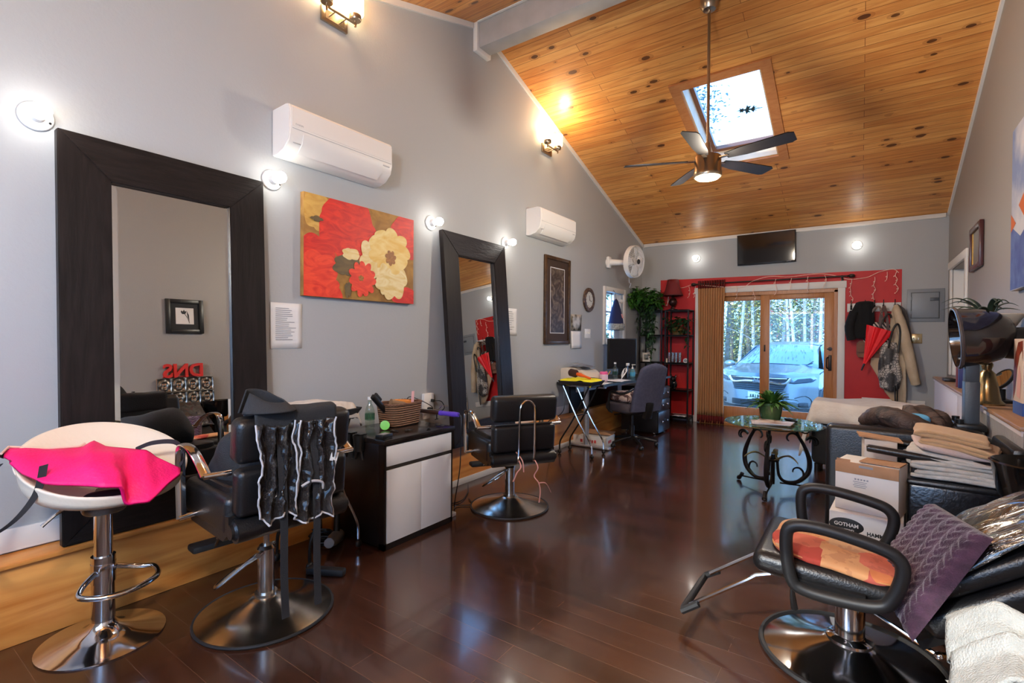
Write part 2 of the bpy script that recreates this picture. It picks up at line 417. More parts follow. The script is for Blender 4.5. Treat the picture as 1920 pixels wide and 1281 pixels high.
# red accent on the back wall, around the door
b = B(); y = YB-.003
rt = lambda x: 2.29-.0135*(x+2.74)
for pts in ([(-2.74, 0), (DX0, 0), (DX0, rt(DX0)), (-2.74, rt(-2.74))], [(DX0, DZ), (DX1, DZ), (DX1, rt(DX1)), (DX0, rt(DX0))], [(DX1, .515), (.425, .515), (.425, rt(.425)), (DX1, rt(DX1))]): b.poly(pts, (0, y, 0), (1, 0, 0), (0, 0, 1), .003)
struct('trim_10', b, redm)

# ------------------------------------------------------------------ sliding glass door
d = B()
d.box((DX0-.045, YB-.014, 1.0), (.085, .026, 2.12), bev=.003); d.box((DX1+.045, YB-.014, 1.0), (.085, .026, 2.12), bev=.003); d.box(((DX0+DX1)/2, YB-.016, 2.085), (DX1-DX0+.2, .03, .095), bev=.003)
door = struct('door_1', d, white)
d = B()
d.box((DX0+.02, YB+.05, 1.0), (.04, .13, 2.03)); d.box((DX1-.02, YB+.05, 1.0), (.04, .13, 2.03)); d.box(((DX0+DX1)/2, YB+.05, 2.01), (DX1-DX0, .13, .05)); d.box(((DX0+DX1)/2, YB+.03, .02), (DX1-DX0, .19, .045), bev=.004)
obj('frame', d, oakm, door)
def sash(x0, x1, y, z0=.045, z1=1.985, w=.105, wb=.235, wt=.075):
    d = B(); d.box((x0+w/2, y, (z0+z1)/2), (w, .045, z1-z0), bev=.003); d.box((x1-w/2, y, (z0+z1)/2), (w, .045, z1-z0), bev=.003)
    d.box(((x0+x1)/2, y, z0+wb/2), (x1-x0-2*w, .045, wb), bev=.003); d.box(((x0+x1)/2, y, z1-wt/2), (x1-x0-2*w, .045, wt), bev=.003)
    o = obj('sash', d, oakm, door)
    d = B(); d.box(((x0+x1)/2, y, (z0+wb+z1-wt)/2), (x1-x0-2*w+.01, .006, z1-z0-wb-wt+.01)); obj('pane', d, panem, o); return o
sash(DX0+.04, -1.14, YB+.085); s2 = sash(-1.235, DX1-.03, YB+.03, w=.125)
d = B(); d.box((-1.172, YB+.0, 1.19), (.022, .012, .1), bev=.004); obj('pull', d, bronze, s2)
d = B(); d.box((-.352, YB+.0, 1.0), (.04, .014, .22), bev=.006); d.tube([(-.372, YB-.005, 1.08), (-.39, YB-.05, 1.06), (-.392, YB-.055, 1.0), (-.39, YB-.05, .94), (-.372, YB-.005, .92)], .009, sub=4); obj('handle', d, bronze, s2)
d = B(); d.cyl((-.352, YB+.005, 1.195), (-.352, YB-.012, 1.195), .026); d.box((-.365, YB-.02, 1.19), (.05, .012, .014), rot=(0, .25, 0), bev=.003); obj('deadbolt', d, bronze, s2)

# right wall casing
d = B()
for yy, w in ((RY0-.045, .09), (RY1+.045, .09)): d.box((xr(yy)-.012, yy, (RZ0+2.2)/2), (.022, w, 2.2-RZ0), bev=.006)
d.box((xr(7.25)-.016, 7.255, 2.205), (.03, 1.24, .09), bev=.01)
dr2 = struct('door_2', d, white)
d = B(); d.box((xr(7.3)+.13, 7.255, 1.54), (.02, 1.05, 1.24)); d.box((xr(RY0)+.07, RY0+.012, 1.54), (.13, .02, 1.24)); d.box((xr(RY1)+.07, RY1-.012, 1.54), (.13, .02, 1.24)); obj('jamb', d, white, dr2)
d = B(); d.box((xr(7.1)+.09, 6.95, 1.45), (.02, .05, .12)); obj('latch_plate', d, bronze, dr2)

# left wall window
d = B(); x = XL+.012
for yy in (WY0-.035, WY1+.035): d.box((x, yy, (WZ0+WZ1)/2), (.026, .07, WZ1-WZ0+.14), bev=.004)
for zz in (WZ0-.035, WZ1+.035): d.box((x, (WY0+WY1)/2, zz), (.026, WY1-WY0, .07), bev=.004)
win = struct('window_2', d, white)
d = B(); ym = WY0+.36
for yy in (WY0+.012, ym, WY1-.012): d.box((XL-.07, yy, (WZ0+WZ1)/2), (.03, .03, WZ1-WZ0))
for zz in (WZ0+.012, 1.72, WZ1-.012): d.box((XL-.07, (WY0+WY1)/2, zz), (.03, WY1-WY0, .026))
obj('sash', d, white, win); d = B(); d.box((XL-.07, (WY0+WY1)/2, (WZ0+WZ1)/2), (.006, WY1-WY0, WZ1-WZ0)); obj('pane', d, panem, win)
d = B(); d.grid(20, 2, lambda u, v: (XL-.03+.012*math.sin(u*30), ym+.02+(WY1-ym-.03)*u, WZ0+.01+(WZ1-WZ0-.02)*v)); obj('curtain_panel', d, M('sheer_white', (232, 234, 240), .8), win, solid=.002)

# roof window
n = V((0, SL, 1)).normalized(); tdir = V((0, 1, -SL)).normalized()
def onc(x, y, h=0): return V((x, y, ceil_z(y)))+n*h
d = B()
def board(b, x0, x1, y0, y1, h0, h1):
    vs = [b.bm.verts.new(onc(x, y, h)) for h in (h0, h1) for x, y in ((x0, y0), (x1, y0), (x1, y1), (x0, y1))]
    for q in ((0, 1, 2, 3), (7, 6, 5, 4), (0, 4, 5, 1), (1, 5, 6, 2), (2, 6, 7, 3), (3, 7, 4, 0)): b.bm.faces.new([vs[k] for k in q])
W_ = .095
board(d, SX0-W_, SX1+W_, SY0-W_, SY0, -.02, -.001); board(d, SX0-W_, SX1+W_, SY1, SY1+W_, -.02, -.001); board(d, SX0-W_, SX0, SY0, SY1, -.02, -.001); board(d, SX1, SX1+W_, SY0, SY1, -.02, -.001)
sky = struct('window_1', d, pinefr)
d = B(); board(d, SX0, SX0+.016, SY0, SY1, .0, .30); board(d, SX1-.016, SX1, SY0, SY1, .0, .30); board(d, SX0, SX1, SY0, SY0+.016, 0, .30); board(d, SX0, SX1, SY1-.016, SY1, 0, .30)
obj('shaft', d, M('shaft_pine', (226, 196, 160), .5, col2=(210, 176, 138), scale=4), sky)
d = B(); h0, h1 = .19, .24
board(d, SX0+.016, SX0+.06, SY0+.016, SY1-.016, h0, h1); board(d, SX1-.05, SX1-.016, SY0+.016, SY1-.016, h0, h1); board(d, SX0+.06, SX1-.05, SY0+.016, SY0+.05, h0, h1); board(d, SX0+.06, SX1-.05, SY1-.06, SY1-.016, h0, h1)
obj('sash', d, M('brown_sash', (120, 78, 56), .4), sky)
d = B(); board(d, SX0+.05, SX1-.04, SY0+.04, SY1-.05, .21, .216); obj('pane', d, panem, sky)
# an oak leaf lying on the pane
d = B(); c0 = onc(-1.045, 5.93, .2165)
lob = [(-.003, -.12), (.004, -.12), (.006, -.05), (.03, -.075), (.022, -.05), (.05, -.045), (.012, -.02), (.012, .0), (.045, -.02), (.038, .005), (.065, .02), (.012, .03), (.012, .045), (.03, .045), (.022, .062), (.03, .08), (.008, .075), (0, .105), (-.008, .075), (-.03, .08), (-.02, .06), (-.03, .045), (-.01, .042), (-.012, .025), (-.062, .012), (-.04, .0), (-.045, -.025), (-.01, -.005), (-.01, -.025), (-.05, -.05), (-.022, -.052), (-.03, -.078), (-.006, -.05)]
a_ = R_(98); d.poly([(1.15*(p*math.cos(a_)-q*math.sin(a_)), 1.15*(p*math.sin(a_)+q*math.cos(a_))) for p, q in lob], c0, (1, 0, 0), tdir, .002)
tag(obj('oak_leaf', d, M('dry_leaf', (52, 66, 70), .8)), 'single dark oak leaf lying on the outside of the roof window', 'leaf')

# ------------------------------------------------------------------ light
wd = bpy.data.worlds.new('world'); SC.world = wd; wd.use_nodes = True; g = NT(wd)
bg = wd.node_tree.nodes['Background']
gt = g.n('TexCoord'); sp = g.n('SeparateXYZ'); g.l(gt.outputs['Generated'], sp.inputs[0])
rp = g.n('ValToRGB'); rp.color_ramp.elements[0].position = 0; rp.color_ramp.elements[0].color = (.27, .56, 1.0, 1); rp.color_ramp.elements[1].position = .9; rp.color_ramp.elements[1].color = (.22, .5, 1.0, 1)
g.l(sp.outputs[2], rp.inputs[0]); g.l(rp.outputs[0], bg.inputs[0]); bg.inputs[1].default_value = 3.3
def lamp(name, kind, loc, e, col=(1, 1, 1), size=.1, size_y=None, rot=None, **k):
    l = bpy.data.lights.new(name, kind); l.energy = e; l.color = col
    if kind == 'AREA':
        l.size = size
        if size_y: l.shape = 'RECTANGLE'; l.size_y = size_y
    elif kind == 'SUN': l.angle = size
    else: l.shadow_soft_size = size
    o = bpy.data.objects.new(name, l); COL.objects.link(o); o.location = loc
    if rot: o.rotation_euler = rot
    for a, v in k.items(): setattr(l, a, v)
    return o
lamp('sun', 'SUN', (0, -10, 10), 2.4, (1, .9, .74), .02, rot=(R_(64), 0, R_(-24)))
lamp('front_fill_light', 'AREA', ((FX0+FX1)/2, Y0+.03, 1.6), 74, (.93, .96, 1), 2.4, 1.1, rot=(R_(-90), 0, 0))  # fill light added just inside the added front window
# the photographer's flash, bounced from beside the camera
lamp('camera_flash', 'POINT', (-.75, -.45, 2.35), 74, (1, .96, .92), .12)
SC.view_settings.view_transform = 'Standard'; SC.view_settings.look = 'None'; SC.view_settings.gamma = 1; SC.view_settings.exposure = 1.0; SC.view_settings.use_curve_mapping = False
cy = SC.cycles; cy.max_bounces = 8; cy.diffuse_bounces = 4; cy.glossy_bounces = 5; cy.transmission_bounces = 6; cy.transparent_max_bounces = 16; cy.caustics_reflective = False; cy.caustics_refractive = False; cy.sample_clamp_indirect = 6; cy.use_denoising = True; cy.use_adaptive_sampling = True
# ------------------------------------------------------------------ left wall: lamps
bulbm = glow('lit_bulb', (255, 250, 240), 15)
porc = M('white_porcelain', (232, 232, 230), .3)
def socket(loc, ax, label, group):
    t = thing('bulb_socket', label, 'wall lamp', loc, 0, group)
    rot = (0, PI/2, 0) if ax == 'x' else (PI/2, 0, 0)
    b = B(); b.lathe([(0, .001), (.062, .001), (.064, .006), (.06, .013), (.03, .02), (.027, .055), (.022, .056), (0, .056)], rot=rot); obj('base', b, porc, t)
    b = B(); b.lathe([(0, .056), (.014, .056), (.016, .068), (.027, .082), (.0345, .1), (.034, .118), (.024, .134), (0, .141)], rot=rot); obj('bulb', b, bulbm, t)
    b = B(); s = (.021, .045, -.02) if ax == 'x' else (.045, -.021, -.02); b.ball(s, .005); obj('screw', b, blackmetal, t)
    return t
for y, l in ((.60, 'round white socket with a lit bulb above left corner of the large mirror'), (1.695, 'round white socket with a lit bulb between the large mirror and the painting'), (3.11, 'round white socket with a lit bulb right of the red flower painting'), (4.205, 'round white socket with a lit bulb at right corner of the leaning narrow mirror')):
    socket((XL, y, 2.31), 'x', l, 'bare bulbs on the left wall')
for x, l in ((-2.165, 'round white socket with a lit bulb left of the television'), (-.06, 'round white socket with a lit bulb right of the television')):
    socket((x, YB, 2.605), 'y', l, 'bare bulbs on the back wall')
shadem = glow('lit_frosted_shade', (255, 222, 168), 7)
def sconce(y, z, label):
    t = thing('wall_sconce', label, 'wall lamp', (XL, y, z), 0, 'twin sconces high on the left wall')
    b = B(); b.box((.011, 0, 0), (.02, .21, .105), bev=.004); b.box((.0225, 0, 0), (.004, .15, .06)); obj('backplate', b, nickel, t)
    b = B()
    for s in (-.045, .045): b.tube([(.02, s, -.005), (.09, s, .0)], .005)
    b.box((.092, 0, 0), (.012, .25, .014), bev=.002); obj('arm', b, nickel, t)
    for s in (-.115, .115):
        b = B(); b.cyl((.092, s, -.022), (.092, s, .03), .008); b.lathe([(0, .02), (.038, .022), (.043, .03), (.043, .058), (.036, .06), (0, .06)], (.092, s, 0)); c = obj('cup', b, nickel, t)
        b = B(); b.lathe([(.0, .061), (.05, .062), (.056, .07), (.056, .19), (.05, .192)], (.092, s, 0)); obj('lamp_shade', b, shadem, t, solid=.003)
    lamp('sconce_glow', 'POINT', (XL+.2, y, z+.26), 5, (1, .8, .52), .06)
    return t
sconce(2.14, 3.55, 'twin frosted glass sconce at the top edge of the photo, above the split air conditioner')
sconce(5.02, 3.535, 'twin frosted glass sconce glowing right under the pine ceiling slope')

# ------------------------------------------------------------------ air conditioners
acm = M('ac_white', (240, 236, 230), .32); acg = M('ac_grey', (190, 190, 190), .5)
def ac(y0, label, brand):
    t = thing('air_conditioner', label, 'air conditioner', (XL, y0, 2.46), 0, 'split air conditioners on the left wall')
    L = .81; pr = [(.001, .0), (.001, .295), (.15, .3), (.185, .29), (.2, .26), (.2, .13), (.185, .07), (.13, .02), (.06, .0)]
    b = B(); b.poly([(x, z) for x, z in pr], (0, L, 0), (1, 0, 0), (0, 0, 1), L)
    bmesh.ops.bevel(b.bm, geom=[e for e in b.bm.edges], offset=.006, segments=2, affect='EDGES'); obj('body', b, acm, t, ang=35)
    b = B(); b.poly([(.199, .155), (.2035, .155), (.2035, .27), (.199, .275)], (0, L-.012, 0), (1, 0, 0), (0, 0, 1), L-.024); obj('front_panel', b, acm, t)
    b = B(); b.poly([(.2005, .128), (.204, .126), (.19, .066), (.136, .016), (.132, .02), (.186, .07)], (0, L-.09, 0), (1, 0, 0), (0, 0, 1), L-.18); obj('louver', b, acm, t)
    b = B(); b.box((.2036, L/2, .142), (.002, L-.03, .003)); b.box((.187, .055, .06), (.008, .05, .003), rot=(0, .9, 0)); obj('seam', b, acg, t)
    b = B(); b.box((.2005, L-.06, .115), (.003, .06, .008)); obj('display', b, acg, t)
    if brand: text('brand_mark', 'DAIKIN', .016, (.2042, .035, .165), (0, 1, 0), (0, 0, 1), acg, t)
    return t
ac(1.70, 'long white split air conditioner above the red flower painting', 1); ac(4.60, 'white split air conditioner above the tall framed picture', 0)

# ------------------------------------------------------------------ mirrors
def mirror(y0, z0, w, h, xt, xb, fw, label, yaw=0):
    """leaning mirror: back bottom edge at x=xb, back top at x=xt"""
    tilt = math.atan2(xb-xt, h)
    t = thing('floor_mirror', label, 'mirror', (xb, y0+w/2, z0), group='black framed leaning mirrors', rot=(0, -tilt, yaw))
    D = .045
    for nm, q in (('stile', [(-w/2, 0), (-w/2+fw, fw), (-w/2+fw, h-fw), (-w/2, h)]), ('stile', [(w/2, 0), (w/2, h), (w/2-fw, h-fw), (w/2-fw, fw)]), ('rail', [(-w/2, 0), (w/2, 0), (w/2-fw, fw), (-w/2+fw, fw)]), ('rail', [(-w/2, h), (-w/2+fw, h-fw), (w/2-fw, h-fw), (w/2, h)])):
        b = B(); b.poly(q, (0, 0, 0), (0, 1, 0), (0, 0, 1), D)
        bmesh.ops.bevel(b.bm, geom=list(b.bm.edges), offset=.004, segments=2, affect='EDGES')
        m = blackwood if nm == 'stile' else blackwood_h
        obj(nm, b, m, t)
    b = B(); b.box((.012, 0, h/2), (.008, w-2*fw+.02, h-2*fw+.02)); gl = obj('mirror_glass', b, mirrorm, t)
    b = B()
    for s in (-1, 1): b.poly([(0, fw), (.028, fw+.028), (.028, h-fw-.028), (0, h-fw)] if s < 0 else [(0, fw), (0, h-fw), (-.028, h-fw-.028), (-.028, fw+.028)], (.0175, s*(w/2-fw), 0), (.12, 1, 0), (0, 0, 1), .0006)
    obj('bevelled_edge', b, mirrorm, t)
    return t
blackwood_h = woodmat('black_stained_ash_rail', (36, 30, 29), (22, 18, 18), 2.2, (7, .7, 7), .42, 3.5, .25)
blackwood_h.node_tree.nodes['Principled BSDF'].inputs['Specular IOR Level'].default_value = .25
MIR1 = mirror(.66, .366, .955, 1.905, -3.05, -2.97, .20, 'large black wooden mirror standing on the pine ledge behind the cape-draped chair')
MIR2 = mirror(3.185, .366, .95, 1.90, -3.04, -2.885, .20, 'narrow looking black mirror leaning between the white drawer cabinet and the corner', .02)

# ------------------------------------------------------------------ painting of red and cream flowers
t = thing('flower_painting', 'red and cream poppy canvas painting between the two black mirrors', 'painting', (XL, 2.385, 1.94))
W, H = .985, .69
cg = M('canvas_ground', (186, 142, 72), .6, col2=(150, 108, 56), scale=7, dist=1)
b = B(); b.box((.02, 0, 0), (.038, W, H), bev=.002); obj('canvas', b, cg, t)
def petalblob(cx, cy, rx, ry, n, amp, seed, h, flat=()):
    rnd = random.Random(seed); ph = rnd.random()*6; pts = []
    for i in range(90):
        a = 2*PI*i/90; k = 1-amp+amp*abs(math.cos(n*a/2+ph))**.6+.04*math.sin(7*a+ph)
        pts.append((max(-W/2+.001, min(W/2-.001, cx+rx*k*math.cos(a))), max(-H/2+.001, min(H/2-.001, cy+ry*k*math.sin(a)))))
    q = [pts[0]]
    for p in pts[1:]:
        if abs(p[0]-q[-1][0])+abs(p[1]-q[-1][1]) > 1e-4: q.append(p)
    return q
def paintmat(n, a, c, s=9): return M(n, a, .5, col2=c, scale=s, dist=2.2, detail=5, stretch=(1, .6, 1.4))
red1 = paintmat('poppy_red', (232, 48, 28), (196, 22, 24)); red2 = paintmat('poppy_orange', (244, 72, 40), (216, 34, 22)); cream1 = paintmat('petal_cream', (240, 216, 140), (228, 184, 84), 6); cream2 = paintmat('petal_pale', (240, 224, 172), (226, 196, 120)); gold = paintmat('stamen_gold', (180, 116, 44), (130, 78, 28), 30); olive = paintmat('leaf_olive', (110, 88, 50), (84, 70, 44)); tan_ = paintmat('ground_ochre', (214, 172, 88), (196, 148, 66))
F = [('patch', -.40, .25, .10, .15, 4, .1, tan_), ('red_poppy', -.14, .16, .25, .25, 5, .14, red1), ('red_poppy', .44, .20, .19, .19, 5, .16, red1), ('red_poppy', -.40, -.04, .16, .12, 5, .15, red1), ('red_poppy', -.39, -.16, .17, .13, 5, .2, red2), ('red_poppy', -.32, -.31, .13, .12, 5, .2, red2), ('red_poppy', -.47, -.31, .1, .08, 5, .2, red2), ('leaf', -.15, -.11, .13, .08, 4, .3, olive), ('petal', -.12, -.02, .08, .045, 4, .2, cream2), ('red_poppy', .40, -.30, .14, .09, 6, .2, red1), ('cream_bloom', .10, -.02, .15, .17, 7, .22, cream2), ('cream_bloom', .27, -.16, .15, .17, 6, .22, cream2), ('cream_bloom', .24, .05, .21, .18, 9, .16, cream1), ('cream_bloom', .18, -.17, .09, .12, 6, .2, cream2), ('red_daisy', -.02, -.19, .125, .135, 11, .3, red2), ('stamen', .245, .0, .055, .06, 7, .3, gold), ('stamen', -.035, -.185, .025, .022, 5, .3, gold), ('leaf', -.40, .18, .05, .02, 4, .4, olive), ('leaf', -.15, -.28, .03, .06, 4, .3, olive)]
for i, (nm, cx, cy, rx, ry, n_, am, m_) in enumerate(F):
    b = B(); b.poly(petalblob(cx, cy, rx, ry, n_, am, i, 0), (.0392+.0005*i, 0, 0), (0, 1, 0), (0, 0, 1), .0006); obj(nm, b, m_, t, ang=20)

# ------------------------------------------------------------------ notices, picture, clock, calendar, switch
def linedpaper(name, y0, z0, w, h, label, lines):
    t = thing(name, label, 'paper', (XL, y0+w/2, z0+h/2), group='typed notices on the left wall')
    b = B(); b.grid(6, 6, lambda u, v: (.004+.004*math.sin(u*3)*v, (u-.5)*w, (v-.5)*h)); obj('sheet', b, paper, t, solid=.0008)
    b = B(); rnd = random.Random(3)
    for k in range(lines):
        z = h/2-.035-k*(h-.08)/lines; l = w*(.35+.3*rnd.random()); b.box((.0095, -w/2+.03+l/2, z), (.0006, l, .004))
    obj('lettering', b, inkm, t)
linedpaper('notice_sheet', 1.69, 1.245, .215, .295, 'white typed price notice taped beside the large mirror', 17)
linedpaper('notice_sheet', 4.22, 1.345, .215, .29, 'white notice peeking out from behind the leaning narrow mirror', 9)

t = thing('framed_picture', 'tall dark framed botanical print below the second air conditioner', 'picture', (XL, 5.295, 1.777))
FW, FH = .62, 1.06; frm = M('bronze_frame', (92, 66, 42), .35, .3, col2=(64, 46, 30), scale=20)
b = B()
for s in (-1, 1): b.box((.016, s*(FW/2-.022), 0), (.03, .044, FH), bev=.008); b.box((.016, 0, s*(FH/2-.022)), (.03, FW-.088, .044), bev=.008)
obj('frame', b, frm, t)
b = B(); b.box((.008, 0, 0), (.01, FW-.08, FH-.08)); obj('mat_board', b, M('brown_mat', (62, 44, 32), .7), t)
b = B()
for s in (-1, 1): b.box((.0138, s*.17, 0), (.002, .008, .79)); b.box((.0138, 0, s*.395), (.002, .348, .008))
obj('inner_border', b, paper, t)
b = B(); b.box((.0134, 0, 0), (.001, .33, .78)); obj('print', b, M('botanical_print', (58, 44, 36), .5, col2=(150, 130, 112), scale=9, detail=7, dist=1.5, ramp=(.45, .8)), t)

t = thing('wall_clock', 'small round clock with a dark mottled rim on the left wall', 'clock', (XL, 6.15, 1.845))
b = B(); b.lathe([(0, .001), (.155, .001), (.165, .012), (.16, .03), (.13, .038), (.112, .03), (.11, .02), (0, .02)], rot=(0, PI/2, 0)); obj('rim', b, M('mottled_rim', (66, 46, 36), .4, col2=(150, 116, 84), scale=40, ramp=(.5, .75)), t)
b = B(); b.cyl((.02, 0, 0), (.0225, 0, 0), .108, n=32); fc = obj('clock_face', b, M('clock_face', (206, 206, 200), .5), t)
b = B(); b.box((.024, 0, .03), (.002, .008, .06), rot=(.3, 0, 0)); b.box((.025, .03, -.012), (.002, .006, .08), rot=(1.3, 0, 0))
for k in range(12): b.box((.0235, .092*math.sin(k*PI/6), .092*math.cos(k*PI/6)), (.0015, .005, .014), rot=(-k*PI/6, 0, 0))
obj('hands', b, blackink, t)

t = thing('wall_calendar', 'hanging calendar with a cat photograph above its month page', 'calendar', (XL, 5.80, 1.40))
b = B(); b.grid(4, 4, lambda u, v: (.006+.012*v*u, (u-.5)*.28, .02+v*.21)); obj('picture_page', b, M('calendar_photo', (196, 190, 180), .4, col2=(70, 62, 50), scale=11, detail=5, ramp=(.4, .6)), t, solid=.001)
b = B(); b.grid(4, 4, lambda u, v: (.006+.01*(1-v), (u-.5)*.28, -.21+v*.22)); obj('month_page', b, paper, t, solid=.001)
b = B(); b.box((.008, .02, -.2), (.004, .2, .02)); obj('pad', b, paper, t)
t = thing('light_switch', 'white triple switch plate on the left wall by the calendar', 'switch', (XL, 6.14, 1.385))
b = B(); b.box((.004, 0, 0), (.008, .17, .125), bev=.003); obj('plate', b, whiteplast, t)
for s in (-.045, 0, .045):
    b = B(); b.box((.012, s, .006), (.012, .012, .024), rot=(0, .4, 0), bev=.002); obj('toggle', b, whiteplast, t)

# outlet with surge adapter
t = thing('wall_outlet', 'white outlet adapter on the wall behind the wicker basket', 'outlet', (XL, 3.07, .745))
b = B(); b.box((.004, 0, -.06), (.008, .08, .13), bev=.003); obj('plate', b, whiteplast, t)
b = B(); b.box((.022, 0, .012), (.04, .115, .17), bev=.008); obj('adapter', b, whiteplast, t)
b = B(); b.box((.055, .025, .035), (.035, .02, .026), bev=.004); b.box((.055, -.01, -.04), (.04, .04, .045), bev=.012); obj('plug', b, blackplast, t)

# wall fan
t = thing('wall_fan', 'white round wall fan on a bracket arm in the far left corner', 'fan', (XL, 6.76, 2.43))
b = B(); b.lathe([(0, .001), (.055, .001), (.06, .01), (.045, .03), (.04, .05), (0, .05)], rot=(0, PI/2, 0)); b.box((.03, 0, 0), (.05, .1, .17), bev=.02); b.tube([(.04, 0, 0), (.18, .06, -.005), (.30, .1, -.01)], [.05, .04, .03], n=12); obj('bracket_arm', b, whiteplast, t)
b = B(); b.ball((.30, .098, 0), .03); obj('pivot_knob', b, blackplast, t)
dq = V((.985, -.17, -.08)).normalized(); hm = dq.to_track_quat('Z', 'Y').to_matrix().to_4x4(); hc = V((.36, .13, 0))
def hp(v): return hc+(hm @ V(v).to_4d()).xyz
b = B(); b.lathe([(.0, -.1), (.055, -.1), (.065, -.06), (.065, 0), (0, 0)], hc, hm); obj('motor_housing', b, whiteplast, t)
b = B(); b.lathe([(.225, -.035), (.232, -.03), (.232, .035), (.225, .04), (.222, .03), (.222, -.03)], hc, hm, 40); obj('cage_ring', b, whiteplast, t)
b = B()
for k in range(40):
    a = 2*PI*k/40; c_, s_ = math.cos(a), math.sin(a)
    b.tube([hp((.03*c_, .03*s_, .075)), hp((.14*c_, .14*s_, .07)), hp((.225*c_, .225*s_, .03))], .0018, n=4, sub=2); b.tube([hp((.06*c_, .06*s_, -.1)), hp((.17*c_, .17*s_, -.08)), hp((.225*c_, .225*s_, -.02))], .0018, n=4, sub=2)
for rr, zz in ((.1, .074), (.165, .063)): b.tube([hp((rr*math.cos(2*PI*k/24), rr*math.sin(2*PI*k/24), zz)) for k in range(24)], .002, n=4, closed=True)
obj('cage', b, whiteplast, t)
b = B(); b.lathe([(0, .085), (.035, .082), (.04, .07), (0, .07)], hc, hm); obj('badge', b, blackmatte, t)
for k in range(4):
    b = B(); b.grid(6, 4, lambda u, v: hp(((.04+.165*u)*math.cos(k*PI/2+(v-.5)*(1.0-.2*u)), (.04+.165*u)*math.sin(k*PI/2+(v-.5)*(1.0-.2*u)), .03*(v-.5)+.02))); obj('blade', b, M('fan_blade_clear', (226, 228, 230), .3), t, solid=.003)
b = B(); b.tube([(.30, .1, -.03), (.28, .16, -.28), (.29, .2, -.30), (.26, .22, -.36)], .004, sub=6); obj('pull_cord', b, acg, t)

# gnome hat hanging at the window
t = thing('pointed_hat', 'dark blue pointed hat with a grey fur brim hanging in the window', 'hat', (-2.985, 6.93, 1.50))
b = B(); b.lathe([(.115, 0), (.1, .1), (.07, .25), (.03, .38), (.0, .42)], n=20).jitter(.008, 14); obj('cone', b, M('navy_felt', (28, 34, 72), .9), t)
b = B(); b.lathe([(.1, -.06), (.125, -.05), (.132, 0), (.125, .035), (.1, .04)], n=20).jitter(.012, 30); obj('brim', b, M('grey_fur', (170, 172, 168), .95, col2=(120, 122, 118), scale=40), t)
b = B(); b.ball((.06, .05, .37), .032).jitter(.004, 60); obj('pompom', b, towelw, t)
b = B(); b.box((.09, .02, .15), (.02, .05, .07), rot=(0, -.3, .3), bev=.01); obj('patch', b, M('pink_patch', (216, 150, 150), .8), t)
b = B(); b.tube([(0, 0, .40), (-.02, 0, .5), (-.045, 0, .54)], .003); obj('hanging_loop', b, blackmetal, t)
# ------------------------------------------------------------------ ceiling fan
t = thing('ceiling_fan', 'brushed nickel ceiling fan with five dark blades on a long downrod', 'ceiling fan', (-1.07, 4.36, 2.67))
zt = ceil_z(4.36)-2.67
b = B(); b.lathe([(0, zt+.02), (.072, zt+.01), (.072, zt-.05), (.05, zt-.085), (.02, zt-.09), (0, zt-.09)]); obj('canopy', b, nickel, t)
b = B(); b.cyl((0, 0, .22), (0, 0, zt-.06), .0125); obj('downrod', b, nickel, t)
b = B(); b.lathe([(.0, .30), (.022, .30), (.026, .22), (.05, .205), (.098, .19), (.106, .18), (.108, .055), (.112, .05), (.112, .03), (0, .03)]); obj('motor_housing', b, nickel, t)
b = B(); b.lathe([(.113, .032), (.113, .018), (.108, .012), (.1, .012), (.1, .03)]); obj('light_ring', b, nickel, t)
b = B(); b.lathe([(.1, .016), (.085, .0), (.05, -.008), (0, -.011)]); obj('light_lens', b, glow('fan_light', (255, 226, 176), 9), t)
lamp('fan_light_glow', 'POINT', (-1.07, 4.36, 2.55), 52, (1, .88, .72), .09)
bladem = M('espresso_blade', (20, 17, 19), .35, col2=(14, 12, 14), scale=5, stretch=(1, 8, 1))
for k, ad in enumerate((57, 129, 201, 273, 345)):
    a = R_(ad); rt = Matrix.Rotation(a, 4, 'Z'); b = B()
    q = [(.16, -.04), (.3, -.062), (.655, -.07), (.69, -.05), (.675, .05), (.64, .066), (.3, .058), (.16, .036)]
    tw = Matrix.Rotation(R_(-13), 4, 'X')
    b.poly(q, (0, 0, 0), (1, 0, 0), (0, 1, 0), .007); bmesh.ops.transform(b.bm, matrix=Matrix.Translation((0, 0, .15)) @ rt @ tw, verts=b.bm.verts); o = obj('blade', b, bladem, t)
    b = B(); b.box((.13, 0, .152), (.1, .035, .008)); bmesh.ops.transform(b.bm, matrix=rt, verts=b.bm.verts); obj('blade_iron', b, nickel, o)

# ------------------------------------------------------------------ television
t = thing('television', 'black flat television tilted on the grey back wall above the door', 'television', (-1.165, YB-.05, 2.665), rot=(R_(4), R_(-.4), 0))
b = B(); b.box((0, 0, 0), (.775, .035, .455), bev=.006); b.box((0, .03, 0), (.4, .03, .26), bev=.01); obj('case', b, blackplast, t)
b = B(); b.box((0, -.0185, .006), (.75, .002, .42)); obj('screen', b, M('dark_screen', (10, 8, 14), .06, spec=.6), t)
b = B(); b.box((.3, -.0185, -.212), (.06, .002, .008)); obj('brand_strip', b, inkm, t)
b = B(); b.box((0, .037, 0), (.2, .02, .2)); obj('wall_bracket', b, blackmetal, t)

